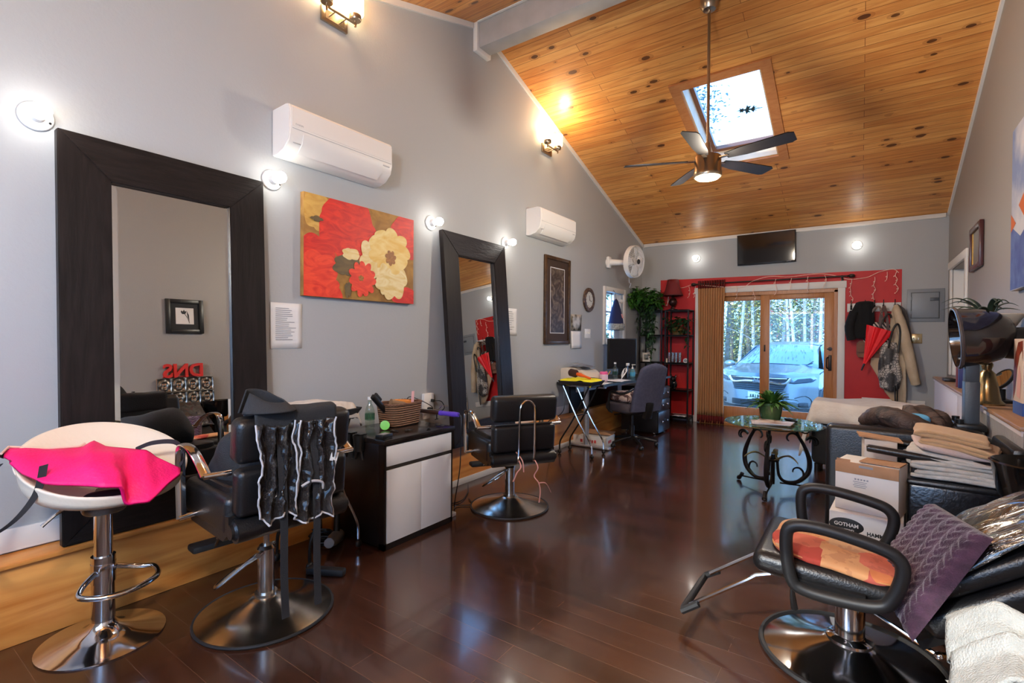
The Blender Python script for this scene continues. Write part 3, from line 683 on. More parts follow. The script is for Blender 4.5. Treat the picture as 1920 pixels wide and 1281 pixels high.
# ------------------------------------------------------------------ curtain, rod, string lights
t = thing('curtain_rod', 'dark bronze curtain rod with ball finials above the glass door', 'curtain rod', (-1.15, YB-.085, 2.185))
b = B(); b.cyl((-1.0, 0, 0), (1.0, 0, .004), .011); obj('rod', b, bronze, t)
for s in (-1, 1):
    b = B(); b.lathe([(0, -.045), (.018, -.04), (.026, -.02), (.028, 0), (.022, .02), (.012, .03), (.016, .04), (.012, .05), (0, .05)], (s*1.03, 0, .002*s), (0, -s*PI/2, 0)); obj('finial', b, bronze, t)
    b = B(); b.tube([(s*.93, 0, 0), (s*.93, .03, -.02), (s*.93, .082, -.03)], .008); b.box((s*.93, .078, -.03), (.03, .012, .07), bev=.004); b.cyl((s*.93-.012, 0, 0), (s*.93+.012, 0, 0), .018); obj('bracket', b, bronze, t)
t = thing('curtain', 'pleated tan curtain with dark red bands gathered left of the glass door', 'curtain', (-1.915, YB-.085, 0))
def drape(z0, z1, m, nm, w0=.4, r=1.0):
    b = B()
    def fn(u, v):
        z = z0+(z1-z0)*v; w = w0*(1-.06*math.sin(z*1.5)); ph = u*PI*2*11
        return ((u-.5)*w, -.0+.024*math.sin(ph)*r+.008*math.sin(ph*.37+z*2), z)
    b.grid(132, max(2, int((z1-z0)*12)), fn); return obj(nm, b, m, t, solid=.002, ang=180)
ctan = M('tan_linen', (200, 150, 102), .85, col2=(186, 136, 90), scale=4, stretch=(20, 1, .5), bump=.08, bscale=120); cred = M('dark_red_linen', (116, 26, 22), .85, bump=.2, bscale=120)
drape(.125, 2.115, ctan, 'panel'); drape(2.112, 2.235, cred, 'top_band'); drape(.012, .128, cred, 'bottom_band')
wirem = M('white_wire', (250, 214, 196), .5); tinyb = M('tiny_bulb', (250, 226, 206), .3)
t = thing('string_lights', 'white icicle string lights looped along the curtain rod over the door', 'string lights', (0, YB-.03, 0))
top = [(-2.62, 1.86), (-2.6, 2.02), (-2.56, 2.12), (-2.35, 2.15), (-2.2, 2.19), (-1.95, 2.15), (-1.5, 2.10), (-1.32, 2.19), (-1.1, 2.24), (-.85, 2.22), (-.5, 2.24), (-.28, 2.20), (-.15, 2.15), (.05, 2.16), (.18, 2.22), (.33, 2.25), (.39, 2.2)]
b = B(); b.tube([(x, -.004*(i % 3)-(.06 if -2.1 < x < -.3 else 0), z) for i, (x, z) in enumerate(top)], .0036, n=5, sub=5); obj('main_wire', b, wirem, t)
rnd = random.Random(5); bl = B()
for x, z, n_, yy in ((-2.6, 2.1, 4, 0), (-2.27, 2.16, 3, 0), (-2.17, 2.16, 3, 0), (-1.55, 2.11, 3, -.06), (-1.3, 2.1, 5, -.06), (-1.02, 2.2, 4, -.06), (-.82, 2.2, 3, -.06), (-.62, 2.21, 4, -.06), (-.42, 2.21, 3, -.06), (-.11, 2.15, 6, 0), (.14, 2.16, 7, 0), (.27, 2.22, 2, 0), (.37, 2.22, 5, 0)):
    p = [(x, yy-.01, z)]; 
    for k in range(n_): p.append((x+rnd.uniform(-.018, .018), yy-.012-rnd.random()*.01, z-.055*(k+1)))
    b = B(); b.tube(p, .0034, n=5, sub=3); obj('drop_wire', b, wirem, t)
    for q in p[1:]: bl.ball((q[0]-.012, q[1], q[2]-.008), .0045, (1, 1, 2.2), 8, (0, .7, 0))
obj('bulbs', bl, tinyb, t, kind='stuff')

# ------------------------------------------------------------------ coat rack and what hangs on it
t = thing('coat_rack', 'white painted board with black coat hooks on the red wall', 'coat rack', (.13, YB-.006, 1.76))
b = B(); b.box((0, -.011, 0), (.58, .02, .115), bev=.004); obj('board', b, white, t)
for x in (-.245, -.09, .01, .105, .225):
    b = B(); b.box((x, -.024, 0), (.022, .006, .06), bev=.003); b.tube([(x, -.026, .0), (x, -.06, .01), (x, -.075, .06), (x, -.08, .095)], .005, sub=3); b.tube([(x, -.026, -.015), (x, -.06, -.03), (x, -.066, -.005)], .005, sub=3); obj('hook', b, blackmetal, t)
def hang(name, label, cat, pts, m, loc, depth=.07, seed=0, wr=.02, sc=5, nu=16, nv=26):
    """cloth hanging from a hook: pts = [(z, xleft, xright)] from top to bottom, a folded closed body"""
    b = B(); rnd = random.Random(seed); ph = rnd.random()*6
    def prof(v):
        t = v*(len(pts)-1); i = min(int(t), len(pts)-2); f = t-i; f = f*f*(3-2*f)
        return [pts[i][k]+(pts[i+1][k]-pts[i][k])*f for k in range(3)]
    def fn(u, v):
        z, a, c = prof(v); an = u*2*PI; mid, hw = (a+c)/2, (c-a)/2
        e = lambda w: math.copysign(abs(w)**.8, w)
        x = mid+hw*e(math.cos(an)); y = depth*e(math.sin(an))*min(1, .35+3*v)*(.75 if v < .97 else .6)
        fold = wr*math.sin(x*70+ph+z*3)*min(1, v*3)
        return V((x, y+fold*(.6 if math.sin(an) < 0 else .2), z))+noise.noise_vector(V((x*sc, seed, z*sc)))*wr*.5
    b.grid(nu*2, nv, fn, closeu=True)
    return obj(name, b, m, loc if not isinstance(loc, tuple) else None, loc=loc if isinstance(loc, tuple) else None, ang=75)
yw = YB-.14
t = thing('black_jacket', 'black jacket bundled on the left end of the coat rack', 'jacket', (.02, yw, 1.60))
hang('body', '', '', [(.235, -.045, .06), (.22, -.08, .11), (.1, -.13, .12), (-.1, -.145, .12), (-.24, -.14, .11), (-.26, -.1, .02)], M('black_fleece', (16, 16, 18), .95), t, .075, 1)
b = B(); b.tube([(-.1, -.03, .1), (-.15, -.04, -.1), (-.125, -.04, -.28)], [.05, .055, .05], n=10, sub=4); obj('sleeve', b, M('black_fleece_sleeve', (18, 18, 20), .95), t)
t = thing('cream_coat', 'long cream coat hanging from the right end hook of the rack', 'coat', (.42, yw+.015, 1.2))
cream_c = M('cream_wool', (206, 188, 160), .92, col2=(188, 168, 140), scale=6, bump=.15, bscale=90)
hang('body', '', '', [(.58, -.075, -.035), (.52, -.1, .0), (.2, -.13, .05), (-.2, -.1, .06), (-.5, -.06, .06), (-.69, -.04, .055)], cream_c, t, .06, 3, .018)
b = B(); b.tube([(-.06, -.03, .53), (.0, -.06, .3), (.06, -.07, .0), (.11, -.06, -.25), (.145, -.05, -.43)], [.04, .06, .06, .055, .05], n=12, sub=5); b.jitter(.008, 12); obj('sleeve', b, cream_c, t)
b = B(); b.ribbon([(-.06, .03, .585), (.02, .035, .5), (.06, .03, .3), (.09, .03, .1)], (1, 0, .2), .05, .01); obj('lining', b, M('dark_lining', (70, 66, 64), .8), t)
t = thing('red_umbrella', 'furled bright red umbrella with a black tip hanging on the coat rack', 'umbrella', (.12, yw-.07, 1.25), rot=(0, R_(19), 0))
b = B()
def um(u, v):
    a = 2*PI*u; r = (.012+.115*v**1.1)*(1+.22*math.cos(8*a+v*2)); return (r*math.cos(a), .55*r*math.sin(a), -.26+.50*v)
b.grid(64, 14, um, closeu=True); obj('canopy', b, M('umbrella_red', (246, 20, 30), .45), t, ang=60)
b = B(); b.cyl((0, 0, -.345), (0, 0, -.25), .009, .012); obj('tip', b, blackplast, t)
b = B(); b.cyl((0, 0, .2), (0, 0, .34), .006); b.tube([(0, 0, .34), (0, 0, .40), (.02, 0, .44), (.05, 0, .43), (.06, 0, .40)], .011, sub=4); obj('handle', b, blackplast, t)
t = thing('striped_tote', 'black and white diagonal striped bag behind the red umbrella', 'bag', (.17, yw+.02, 1.44))
sm = M('bag_stripes', (30, 26, 26), .7); g = NT(sm); tc = g.n('TexCoord'); mp = g.n('Mapping'); mp.inputs['Rotation'].default_value = (0, R_(35), 0); wv = g.n('TexWave'); wv.inputs['Scale'].default_value = 9; g.l(tc.outputs['Object'], mp.inputs[0]); g.l(mp.outputs[0], wv.inputs[0]); rr = g.n('ValToRGB'); rr.color_ramp.interpolation = 'CONSTANT'; rr.color_ramp.elements[1].position = .5; rr.color_ramp.elements[0].color = lin((32, 28, 28)); rr.color_ramp.elements[1].color = lin((206, 186, 176)); g.l(wv.outputs['Fac'], rr.inputs[0]); g.l(rr.outputs[0], g.p.inputs['Base Color'])
hang('body', '', '', [(.12, -.1, .09), (.08, -.13, .14), (-.08, -.15, .17), (-.16, -.14, .15)], sm, t, .05, 4, .01)
b = B(); b.tube([(-.09, -.03, .1), (-.06, -.04, .24), (-.02, -.045, .31), (.03, -.04, .3), (.06, -.03, .1)], .012, n=8, sub=5); obj('handle', b, M('snake_strap', (52, 44, 42), .6, col2=(170, 150, 140), scale=40), t)
t = thing('brown_bag', 'dusty brown handbag hanging low behind the red umbrella', 'bag', (.12, yw+.03, 1.19))
hang('body', '', '', [(.12, -.14, .2), (.09, -.17, .24), (-.05, -.17, .24), (-.1, -.15, .2)], M('dusty_brown_suede', (138, 96, 78), .85), t, .05, 5, .008)
b = B(); b.box((-.02, -.052, .02), (.3, .02, .1), bev=.008); obj('flap', b, M('dusty_brown_flap', (126, 86, 70), .8), t)
t = thing('snake_print_bag', 'grey snakeskin print shoulder bag hanging below the striped bag', 'bag', (.305, yw-.055, .97))
snk = M('snake_print', (42, 40, 40), .5); g = NT(snk); tc = g.n('TexCoord'); vo = g.n('TexVoronoi', feature='DISTANCE_TO_EDGE'); vo.inputs['Scale'].default_value = 26; nz = g.n('TexNoise'); nz.inputs['Scale'].default_value = 7; g.l(tc.outputs['Object'], vo.inputs[0]); g.l(tc.outputs['Object'], nz.inputs[0])
rr = g.n('ValToRGB'); rr.color_ramp.elements[0].position = .45; rr.color_ramp.elements[1].position = .55; rr.color_ramp.elements[0].color = lin((60, 57, 56)); rr.color_ramp.elements[1].color = lin((190, 182, 172)); g.l(nz.outputs['Fac'], rr.inputs[0]); g.l(g.mix(g.math('LESS_THAN', vo.outputs['Distance'], .06), rr.outputs[0], (46, 42, 42)), g.p.inputs['Base Color'])
hang('body', '', '', [(.33, -.07, .06), (.25, -.1, .09), (.05, -.12, .1), (-.12, -.12, .13), (-.26, -.1, .1), (-.3, -.02, .06)], snk, t, .06, 6, .016)
b = B(); b.tube([(-.02, -.05, .25), (.02, -.06, .47), (.07, -.05, .56), (.1, -.04, .45), (.08, -.04, .2)], .012, n=8, sub=5); b.tube([(.05, -.05, -.22), (.06, -.06, -.45), (.075, -.05, -.44), (.08, -.05, -.2)], .008, n=6, sub=4); obj('strap', b, blackplast, t)
t = thing('knit_scarf', 'beige scarf with a hanging fringe behind the snakeskin bag', 'scarf', (.24, yw+.02, .95))
hang('body', '', '', [(.2, -.12, .05), (.05, -.14, .02), (-.1, -.06, .1), (-.3, .02, .15), (-.42, .1, .16)], M('beige_knit', (196, 170, 142), .95), t, .03, 7, .01)
t = thing('leather_belt_strap', 'dark brown leather strap hanging from the middle hook', 'strap', (.24, yw-.0, 1.5))
b = B(); b.ribbon([(0, 0, .27), (-.04, -.03, .1), (-.03, -.03, -.1)], (1, 0, 0), .03, .004); b.ribbon([(0, 0, .27), (.03, -.03, .1), (.05, -.03, -.12)], (1, 0, 0), .03, .004); obj('strap_loop', b, M('brown_strap', (76, 46, 38), .5), t)

# ------------------------------------------------------------------ breaker panel and switch plate
pg = M('panel_grey', (134, 142, 150), .42)
t = thing('breaker_panel', 'grey metal breaker panel door on the back wall right of the coats', 'electrical panel', (.665, YB, 1.77))
b = B(); b.box((0, -.007, 0), (.37, .013, .42), bev=.005); obj('frame', b, pg, t)
b = B(); b.box((-.005, -.018, 0), (.27, .012, .32), bev=.006); dd = obj('door', b, pg, t); b = B(); b.box((-.005, -.0145, 0), (.284, .004, .334)); obj('door_gap', b, M('panel_gap', (70, 76, 82), .6), t)
b = B(); b.box((.085, -.026, .075), (.085, .006, .04), bev=.003); obj('latch', b, M('latch_dark', (70, 76, 84), .4), dd)
b = B()
for s in (-.09, .09): b.cyl((-.14, -.024, s-.02), (-.14, -.024, s+.02), .006)
obj('hinge', b, pg, dd)
t = thing('switch_plate', 'brass switch plate with two toggles under the breaker panel', 'switch', (.575, YB, 1.345))
b = B(); b.box((0, -.004, 0), (.125, .007, .125), bev=.003); obj('plate', b, M('brass_plate', (190, 170, 130), .25, .9), t)
for s in (-.024, .024):
    b = B(); b.box((s, -.014, 0), (.012, .018, .03), bev=.003); obj('toggle', b, whiteplast, t)

# ------------------------------------------------------------------ shelf units in the left back corner
def shelf(x0, x1, y0, y1, label):
    t = thing('metal_shelf', label, 'shelf', ((x0+x1)/2, (y0+y1)/2, 0), group='black metal shelf units in the corner')
    w, d = (x1-x0)/2, (y1-y0)/2
    for sx in (-1, 1):
        for sy in (-1, 1):
            b = B(); b.box((sx*(w-.01), sy*(d-.01), .89), (.02, .02, 1.78)); obj('post', b, blackmetal, t)
    for z in (.09, .51, .935, 1.375, 1.77):
        b = B(); b.box((0, 0, z), (2*w-.004, 2*d-.004, .012))
        for sy in (-1, 1): b.box((0, sy*(d-.008), z-.004), (2*w-.04, .012, .026))
        obj('shelf_board', b, blackmetal, t)
    return t
shelf(-2.56, -2.185, 7.86, 8.165, 'black metal shelf with glasses and a red lamp by the curtain')
shelf(-2.98, -2.60, 7.86, 8.165, 'black metal shelf overgrown by the big trailing plant in the corner')
t = thing('table_lamp', 'dark red table lamp on top of the black metal shelf', 'lamp', (-2.475, 8.0, 1.776))
b = B(); b.lathe([(0, 0), (.075, 0), (.075, .015), (.03, .03), (.02, .06), (.06, .1), (.068, .14), (.05, .18), (.022, .2), (.03, .215), (.014, .24), (.01, .3), (0, .3)]); obj('base', b, M('lamp_bronze', (58, 28, 24), .35, .5), t)
b = B(); b.lathe([(.155, .235), (.15, .245), (.115, .34), (.095, .42), (.085, .49)], n=40); obj('lamp_shade', b, M('lamp_shade_red', (112, 24, 26), .7, bump=.2, bscale=80), t, solid=.004)
b = B(); b.lathe([(.156, .232), (.158, .24), (.154, .248)], n=40); obj('shade_trim', b, M('trim_red', (84, 20, 22), .6), t)

def leaves(b, pts, rnd, size, flat=.3, droop=.4, wide=.6):
    """heart / lance shaped leaves, each bent along its spine"""
    for p in pts:
        a = rnd.uniform(0, 2*PI); e = rnd.uniform(-droop, .5); L = size*rnd.uniform(.65, 1.25); d = V((math.cos(a)*math.cos(e), math.sin(a)*math.cos(e), math.sin(e))); s = d.cross(V((0, 0, 1))).normalized(); u = s.cross(d).normalized(); p = V(p)
        w = L*wide/2; q = [p, p+d*L*.3+s*w+u*L*.05, p+d*L*.65+s*w*.7-u*L*.02, p+d*L-u*L*.18, p+d*L*.65-s*w*.7-u*L*.02, p+d*L*.3-s*w+u*L*.05, p+d*L*.35+u*L*-.02, p+d*L*.68-u*L*.07]
        v = [b.bm.verts.new(x) for x in q]
        for f in ((0, 1, 6), (1, 2, 7, 6), (2, 3, 7), (3, 4, 7), (4, 5, 6, 7), (5, 0, 6)): b.bm.faces.new([v[k] for k in f])
t = thing('trailing_plant', 'large bushy green plant trailing down over the corner shelf', 'plant', (-2.92, 8.0, 1.776))
b = B(); b.lathe([(0, 0), (.1, 0), (.13, .16), (.135, .18), (.125, .18), (.12, .16), (0, .15)]); obj('pot', b, M('dark_pot', (62, 52, 46), .5), t)
rnd = random.Random(11); b = B(); P = []
for k in range(620):
    a = rnd.uniform(0, 2*PI); q = rnd.random()**.4; P.append((max(-.10, .31*q*math.cos(a)), -.08+.42*q*math.sin(a) if math.sin(a) < 0 else .12*q*math.sin(a), .19+.20*rnd.uniform(-.9, 1)*math.sqrt(max(0, 1-q*q*.75))))
leaves(b, P, rnd, .1, droop=.9); obj('foliage', b, leafm, t, ang=180, kind='stuff')
for k in range(9):
    x = rnd.uniform(-.05, .3); y = -.17-rnd.random()*.05; L = rnd.uniform(.35, .95); pts = [(x, -.05, .17), (x+rnd.uniform(-.03, .03), y, .12), (x+rnd.uniform(-.05, .05), y-.01, -L*.4), (x+rnd.uniform(-.07, .07), y, -L)]
    b = B(); b.tube(pts, .004, n=5, sub=5); o = obj('vine', b, leafd, t)
    b = B(); leaves(b, [(pts[1][0]+(pts[3][0]-pts[1][0])*q+rnd.uniform(-.03, .03), y+rnd.uniform(-.03, .03), .1-(L+.1)*q) for q in [rnd.random() for _ in range(int(26*L)+8)]], rnd, .085, droop=1.2); obj('vine_leaves', b, leafd, o, ang=180, kind='stuff')
t = thing('shelf_plant', 'small spreading plant on the upper shelf under the red lamp', 'plant', (-2.39, 7.99, 1.381))
b = B(); b.lathe([(0, 0), (.075, 0), (.09, .11), (.095, .12), (.085, .12), (0, .11)]); obj('pot', b, M('amber_pot', (128, 96, 50), .3), t)
b = B(); P = [(.2*rnd.uniform(-1, 1), -.06+.14*rnd.uniform(-1, .7), .15+.13*rnd.uniform(-.8, 1)) for _ in range(200)]; P += [(.16+.05*rnd.random(), -.14, -.18*rnd.random()) for _ in range(14)]
leaves(b, P, rnd, .08, droop=.9); obj('foliage', b, leafd, t, ang=180, kind='stuff')
g0 = None
for i, (x, y) in enumerate([(-2.50, 7.90), (-2.44, 7.91), (-2.385, 7.895), (-2.33, 7.905), (-2.47, 7.98), (-2.41, 7.985), (-2.35, 7.98)]):
    if not g0:
        b = B(); b.lathe([(0, .002), (.02, .002), (.022, .006), (.026, .16), (.0245, .16), (.02, .012), (0, .012)], n=20); g0 = tag(obj('drinking_glass', b, glassmat('tumbler_glass', (250, 252, 252), .2), loc=(x, y, .941)), 'clear tall drinking glass standing on the middle shelf by the red wall', 'glass', 'drinking glasses on the metal shelf')
    else: dup(g0, (x, y, .941))
t = thing('round_box', 'small round white box at the shelf edge beside the glasses', 'box', (-2.245, 7.93, .941))
b = B(); b.lathe([(0, -.02), (.035, -.02), (.037, 0), (.035, .02), (0, .02)], (0, 0, .037), (PI/2, 0, 0)); obj('body', b, whiteplast, t); b = B(); b.lathe([(.0, .02), (.024, .0215), (0, .022)], (0, 0, .037), (PI/2, 0, 0)); obj('lid_emblem', b, inkm, t)
t = thing('shelf_candle', 'small cream candle standing left of the glasses on the shelf', 'candle', (-2.535, 7.895, .941))
b = B(); b.lathe([(0, 0), (.016, 0), (.016, .065), (0, .065)]); obj('candle', b, creamv, t)
t = thing('dog_figurine', 'glossy black sitting dog figurine on the lower metal shelf', 'figurine', (-2.44, 7.97, .516))
b = B(); b.ball((0, 0, .075), .055, (1, .9, 1.35)); b.ball((0, -.02, .165), .045, (1, 1, .95)); b.ball((0, -.062, .155), .022); b.ball((-.03, -.05, .02), .02, (1, 1.4, 1)); b.ball((.03, -.05, .02), .02, (1, 1.4, 1)); b.cyl((-.025, -.045, .02), (-.022, -.04, .1), .013); b.cyl((.025, -.045, .02), (.022, -.04, .1), .013)
for s in (-1, 1): b.cyl((s*.03, -.01, .19), (s*.038, -.008, .235), .018, .004)
obj('body', b, M('glossy_black_ceramic', (14, 14, 15), .15), t)
t = thing('open_brochure', 'white brochure lying on the lowest shelf board', 'brochure', (-2.34, 7.96, .096))
b = B(); b.grid(6, 2, lambda u, v: ((u-.5)*.2, (v-.5)*.15, .004+.012*abs(math.sin(u*2*PI))*.6)); obj('pages', b, paper, t, solid=.002)
t = thing('photo_stand', 'white framed photo card standing on the plant shelf behind the monitor', 'picture', (-2.88, 7.93, .941), rot=(R_(-12), 0, R_(20)))
b = B(); b.box((0, 0, .075), (.12, .008, .15), bev=.002); obj('frame', b, white, t); b = B(); b.box((0, -.005, .075), (.07, .002, .09)); obj('print', b, M('photo_dark', (60, 70, 74), .4), t)

# ------------------------------------------------------------------ outdoors
b = B(); b.box((-3, 28, -.5), (60, 39.3, .2)); yard = struct('ground', b, M('leafy_gravel', (150, 132, 104), .95, col2=(112, 98, 78), scale=3, detail=8))
barkp = M('birch_bark', (196, 194, 186), .8, col2=(110, 106, 100), scale=3, stretch=(2, 2, 9), ramp=(.55, .75)); barkd = M('grey_bark', (150, 144, 134), .9, col2=(110, 102, 92), scale=8)
yel = M('yellow_leaves', (226, 204, 116), .7, col2=(190, 170, 96), scale=2); grn = M('green_needles', (150, 162, 128), .8, col2=(98, 114, 88), scale=1.2); rus = M('russet_leaves', (176, 92, 70), .7, col2=(150, 70, 60), scale=2); lim = M('lime_leaves', (196, 206, 88), .7, col2=(160, 178, 74), scale=2)
def tree(x, y, h, r, trunk, leafmat, label, nl, lean=0, lo=.15, spread=1.6, size=.22, seed=0, group='autumn trees behind the parked car', kind='tree'):
    t = thing('birch_tree' if trunk is barkp else 'forest_tree', label, 'tree', (x, y, -.4), group=group)
    rnd = random.Random(seed); b = B(); b.tube([(0, 0, -.0), (lean*.3, .05, h*.3), (lean*.6, 0, h*.6), (lean, 0, h)], [r, r*.85, r*.65, r*.2], n=8, sub=3)
    for k in range(7):
        z = h*rnd.uniform(max(lo, .1), .9); a = rnd.uniform(0, 2*PI); q = lean*z/h; L = spread*rnd.uniform(.5, 1)
        b.tube([(q, 0, z), (q+L*.5*math.cos(a), L*.5*math.sin(a), z+.3), (q+L*math.cos(a), L*math.sin(a), z+.45)], [r*.25, r*.18, r*.06], n=5, sub=2)
    obj('trunk', b, trunk, t)
    if nl:
        b = B(); cl = [(rnd.uniform(-1, 1)*spread, rnd.uniform(-1, 1)*spread, h*(lo+(1-lo)*rnd.random())) for _ in range(24)]
        P = []
        for k in range(nl):
            c = cl[k % 24]; P.append((c[0]+rnd.gauss(0, .33), c[1]+rnd.gauss(0, .33), c[2]+rnd.gauss(0, .3)))
        leaves(b, P, rnd, size, droop=.7, wide=.7); obj('crown', b, leafmat, t, ang=180, kind='stuff')
    return t
rnd = random.Random(21)
def lx(px, y):   # rough spread of trees across the view through the door
    return y*math.tan(R_(-12.1+(px-1358)*.0522))
SP = [(1362, 15.2, yel, barkd, 1300), (1375, 17.5, grn, barkd, 1800), (1384, 14.5, barkp, None, 160), (1394, 19, grn, barkd, 1800), (1408, 17.2, yel, barkd, 1500), (1416, 14.8, barkp, None, 120), (1420, 23, grn, barkd, 1500), (1438, 20, grn, barkd, 1500), (1452, 16.5, grn, barkp, 160), (1462, 18.5, yel, barkp, 500), (1470, 22, grn, barkd, 1700), (1478, 15.5, grn, barkp, 120), (1492, 14.6, lim, barkp, 160), (1504, 17, grn, barkp, 160), (1510, 22, grn, barkd, 1500), (1518, 19, lim, barkd, 1400), (1526, 15.0, rus, barkp, 160), (1538, 14.6, rus, barkp, 160), (1546, 18, rus, barkd, 1500), (1400, 30, grn, barkd, 2200), (1480, 31, grn, barkd, 2200), (1540, 30, yel, barkd, 1800), (1350, 28, grn, barkd, 2200), (1440, 33, grn, barkd, 2200), (1510, 33, grn, barkd, 2200), (1420, 27, grn, barkd, 2000)]
for i, (px, y, lm, tk, nl) in enumerate(SP):
    y = y+1.5; nl = int(nl*1.9)
    if lm is barkp: lm, tk = yel, barkp
    big = nl >= 3600
    nmz = {id(yel): 'yellow autumn', id(grn): 'grey green', id(rus): 'russet', id(lim): 'lime green'}[id(lm)]
    tree(lx(px, y), y, (.30*y+1.4)*rnd.uniform(.85, 1.05), .05 if tk is barkp else .075, tk, lm, f"{'slim white birch with sparse' if tk is barkp else 'bushy tree with'} {nmz} leaves seen through the glass door", nl, rnd.uniform(-.6, .6), .04 if tk is barkd else .3, 2.2 if big else 1.2, .26 if big else .085, i)
for i, (x, y) in enumerate([(-6.3, 12.8), (-7.6, 15.5), (-5.6, 14.2)]):
    tree(x, y, 8, .09, barkd, grn, 'grey green tree seen through the small left wall window', 900, 0, .05, 1.4, .22, 60+i, 'trees beside the house')
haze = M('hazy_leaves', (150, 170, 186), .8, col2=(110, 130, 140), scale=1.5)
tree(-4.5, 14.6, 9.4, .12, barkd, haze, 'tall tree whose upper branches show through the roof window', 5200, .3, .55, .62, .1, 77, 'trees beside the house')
# ------------------------------------------------------------------ the parked car
t = thing('car', 'silver blue sport utility car parked outside facing the glass door', 'car', (-1.66, 10.68, -.4), R_(-8))
carp = M('silver_blue_paint', (118, 134, 146), .25, .55, coat=.5); cardark = M('car_black_plastic', (34, 42, 50), .5); carglass = M('tinted_windscreen', (30, 90, 120), .05, .3, spec=.9, coat=1); lampm = M('headlamp_lens', (120, 146, 168), .08, .3, coat=1); lampd = M('headlamp_dark', (34, 50, 64), .15, .3)
def FY(x, z):
    a = abs(x)/.93
    return .62*a**3.2 + .06*a + .55*max(0, z-.86)**1.5 + .35*max(0, .5-z)**1.4
def HZ(x, y): return 1.06+.15*min(1, max(0, (y-.1)/1.05))**.8-.10*(abs(x)/.93)**2.5+(.014 if abs(x) > .48 and abs(x) < .6 else 0)
b = B()
b.grid(32, 20, lambda u, v: ((u-.5)*1.84, FY((u-.5)*1.84, .24+.82*v), .24+.82*v-.10*v*(abs(u-.5)*2)**2.5))
b.grid(32, 14, lambda u, v: ((u-.5)*1.84, FY((u-.5)*1.84, 1.06)+(1.22-FY((u-.5)*1.84, 1.06))*v, HZ((u-.5)*1.84, FY((u-.5)*1.84, 1.06)*(1-v)+1.22*v) if v > 0 else 1.06-.10*(abs(u-.5)*2)**2.5))
for s in (-1, 1):
    def side(u, v, s=s):
        y = .68+3.85*u; zt = 1.06-.1+.2*min(1, u*4); z = .24+(zt-.24)*v
        x = s*(.92+.03*math.sin(v*PI)*(1 if u > .02 else 0)-.10*max(0, v-.75)*2)
        for wy in (1.0, 3.62):
            if math.hypot(y-wy, z-.36) < .40: x = s*.80
        return (x, y, z)
    b.grid(60, 16, side)
b.box((0, 4.5, .7), (1.8, .06, .9), bev=.02)
obj('body', b, carp, t, ang=50)
b = B()
def gh(u, v):
    """glasshouse: u along length, v across"""
    x = (v-.5)*2; L = [(1.1, 1.19, .80), (1.98, 1.60, .62), (2.3, 1.66, .60), (3.6, 1.66, .60), (4.3, 1.5, .62), (4.5, 1.1, .8)]
    k = u*(len(L)-1); i = min(int(k), len(L)-2); f = k-i; y, z, w = [L[i][q]+(L[i+1][q]-L[i][q])*f for q in range(3)]
    return (x*w, y+.12*x*x*(1 if u < .35 else 0), z-.05*x*x)
b.grid(25, 12, gh); obj('roof_panel', b, carp, t, solid=.02, ang=60)
b = B(); b.grid(8, 12, lambda u, v: tuple(V(gh((.02+u*.93)/5, .06+.88*v))+V((0, -.012, .018)))); obj('windscreen', b, carglass, t)
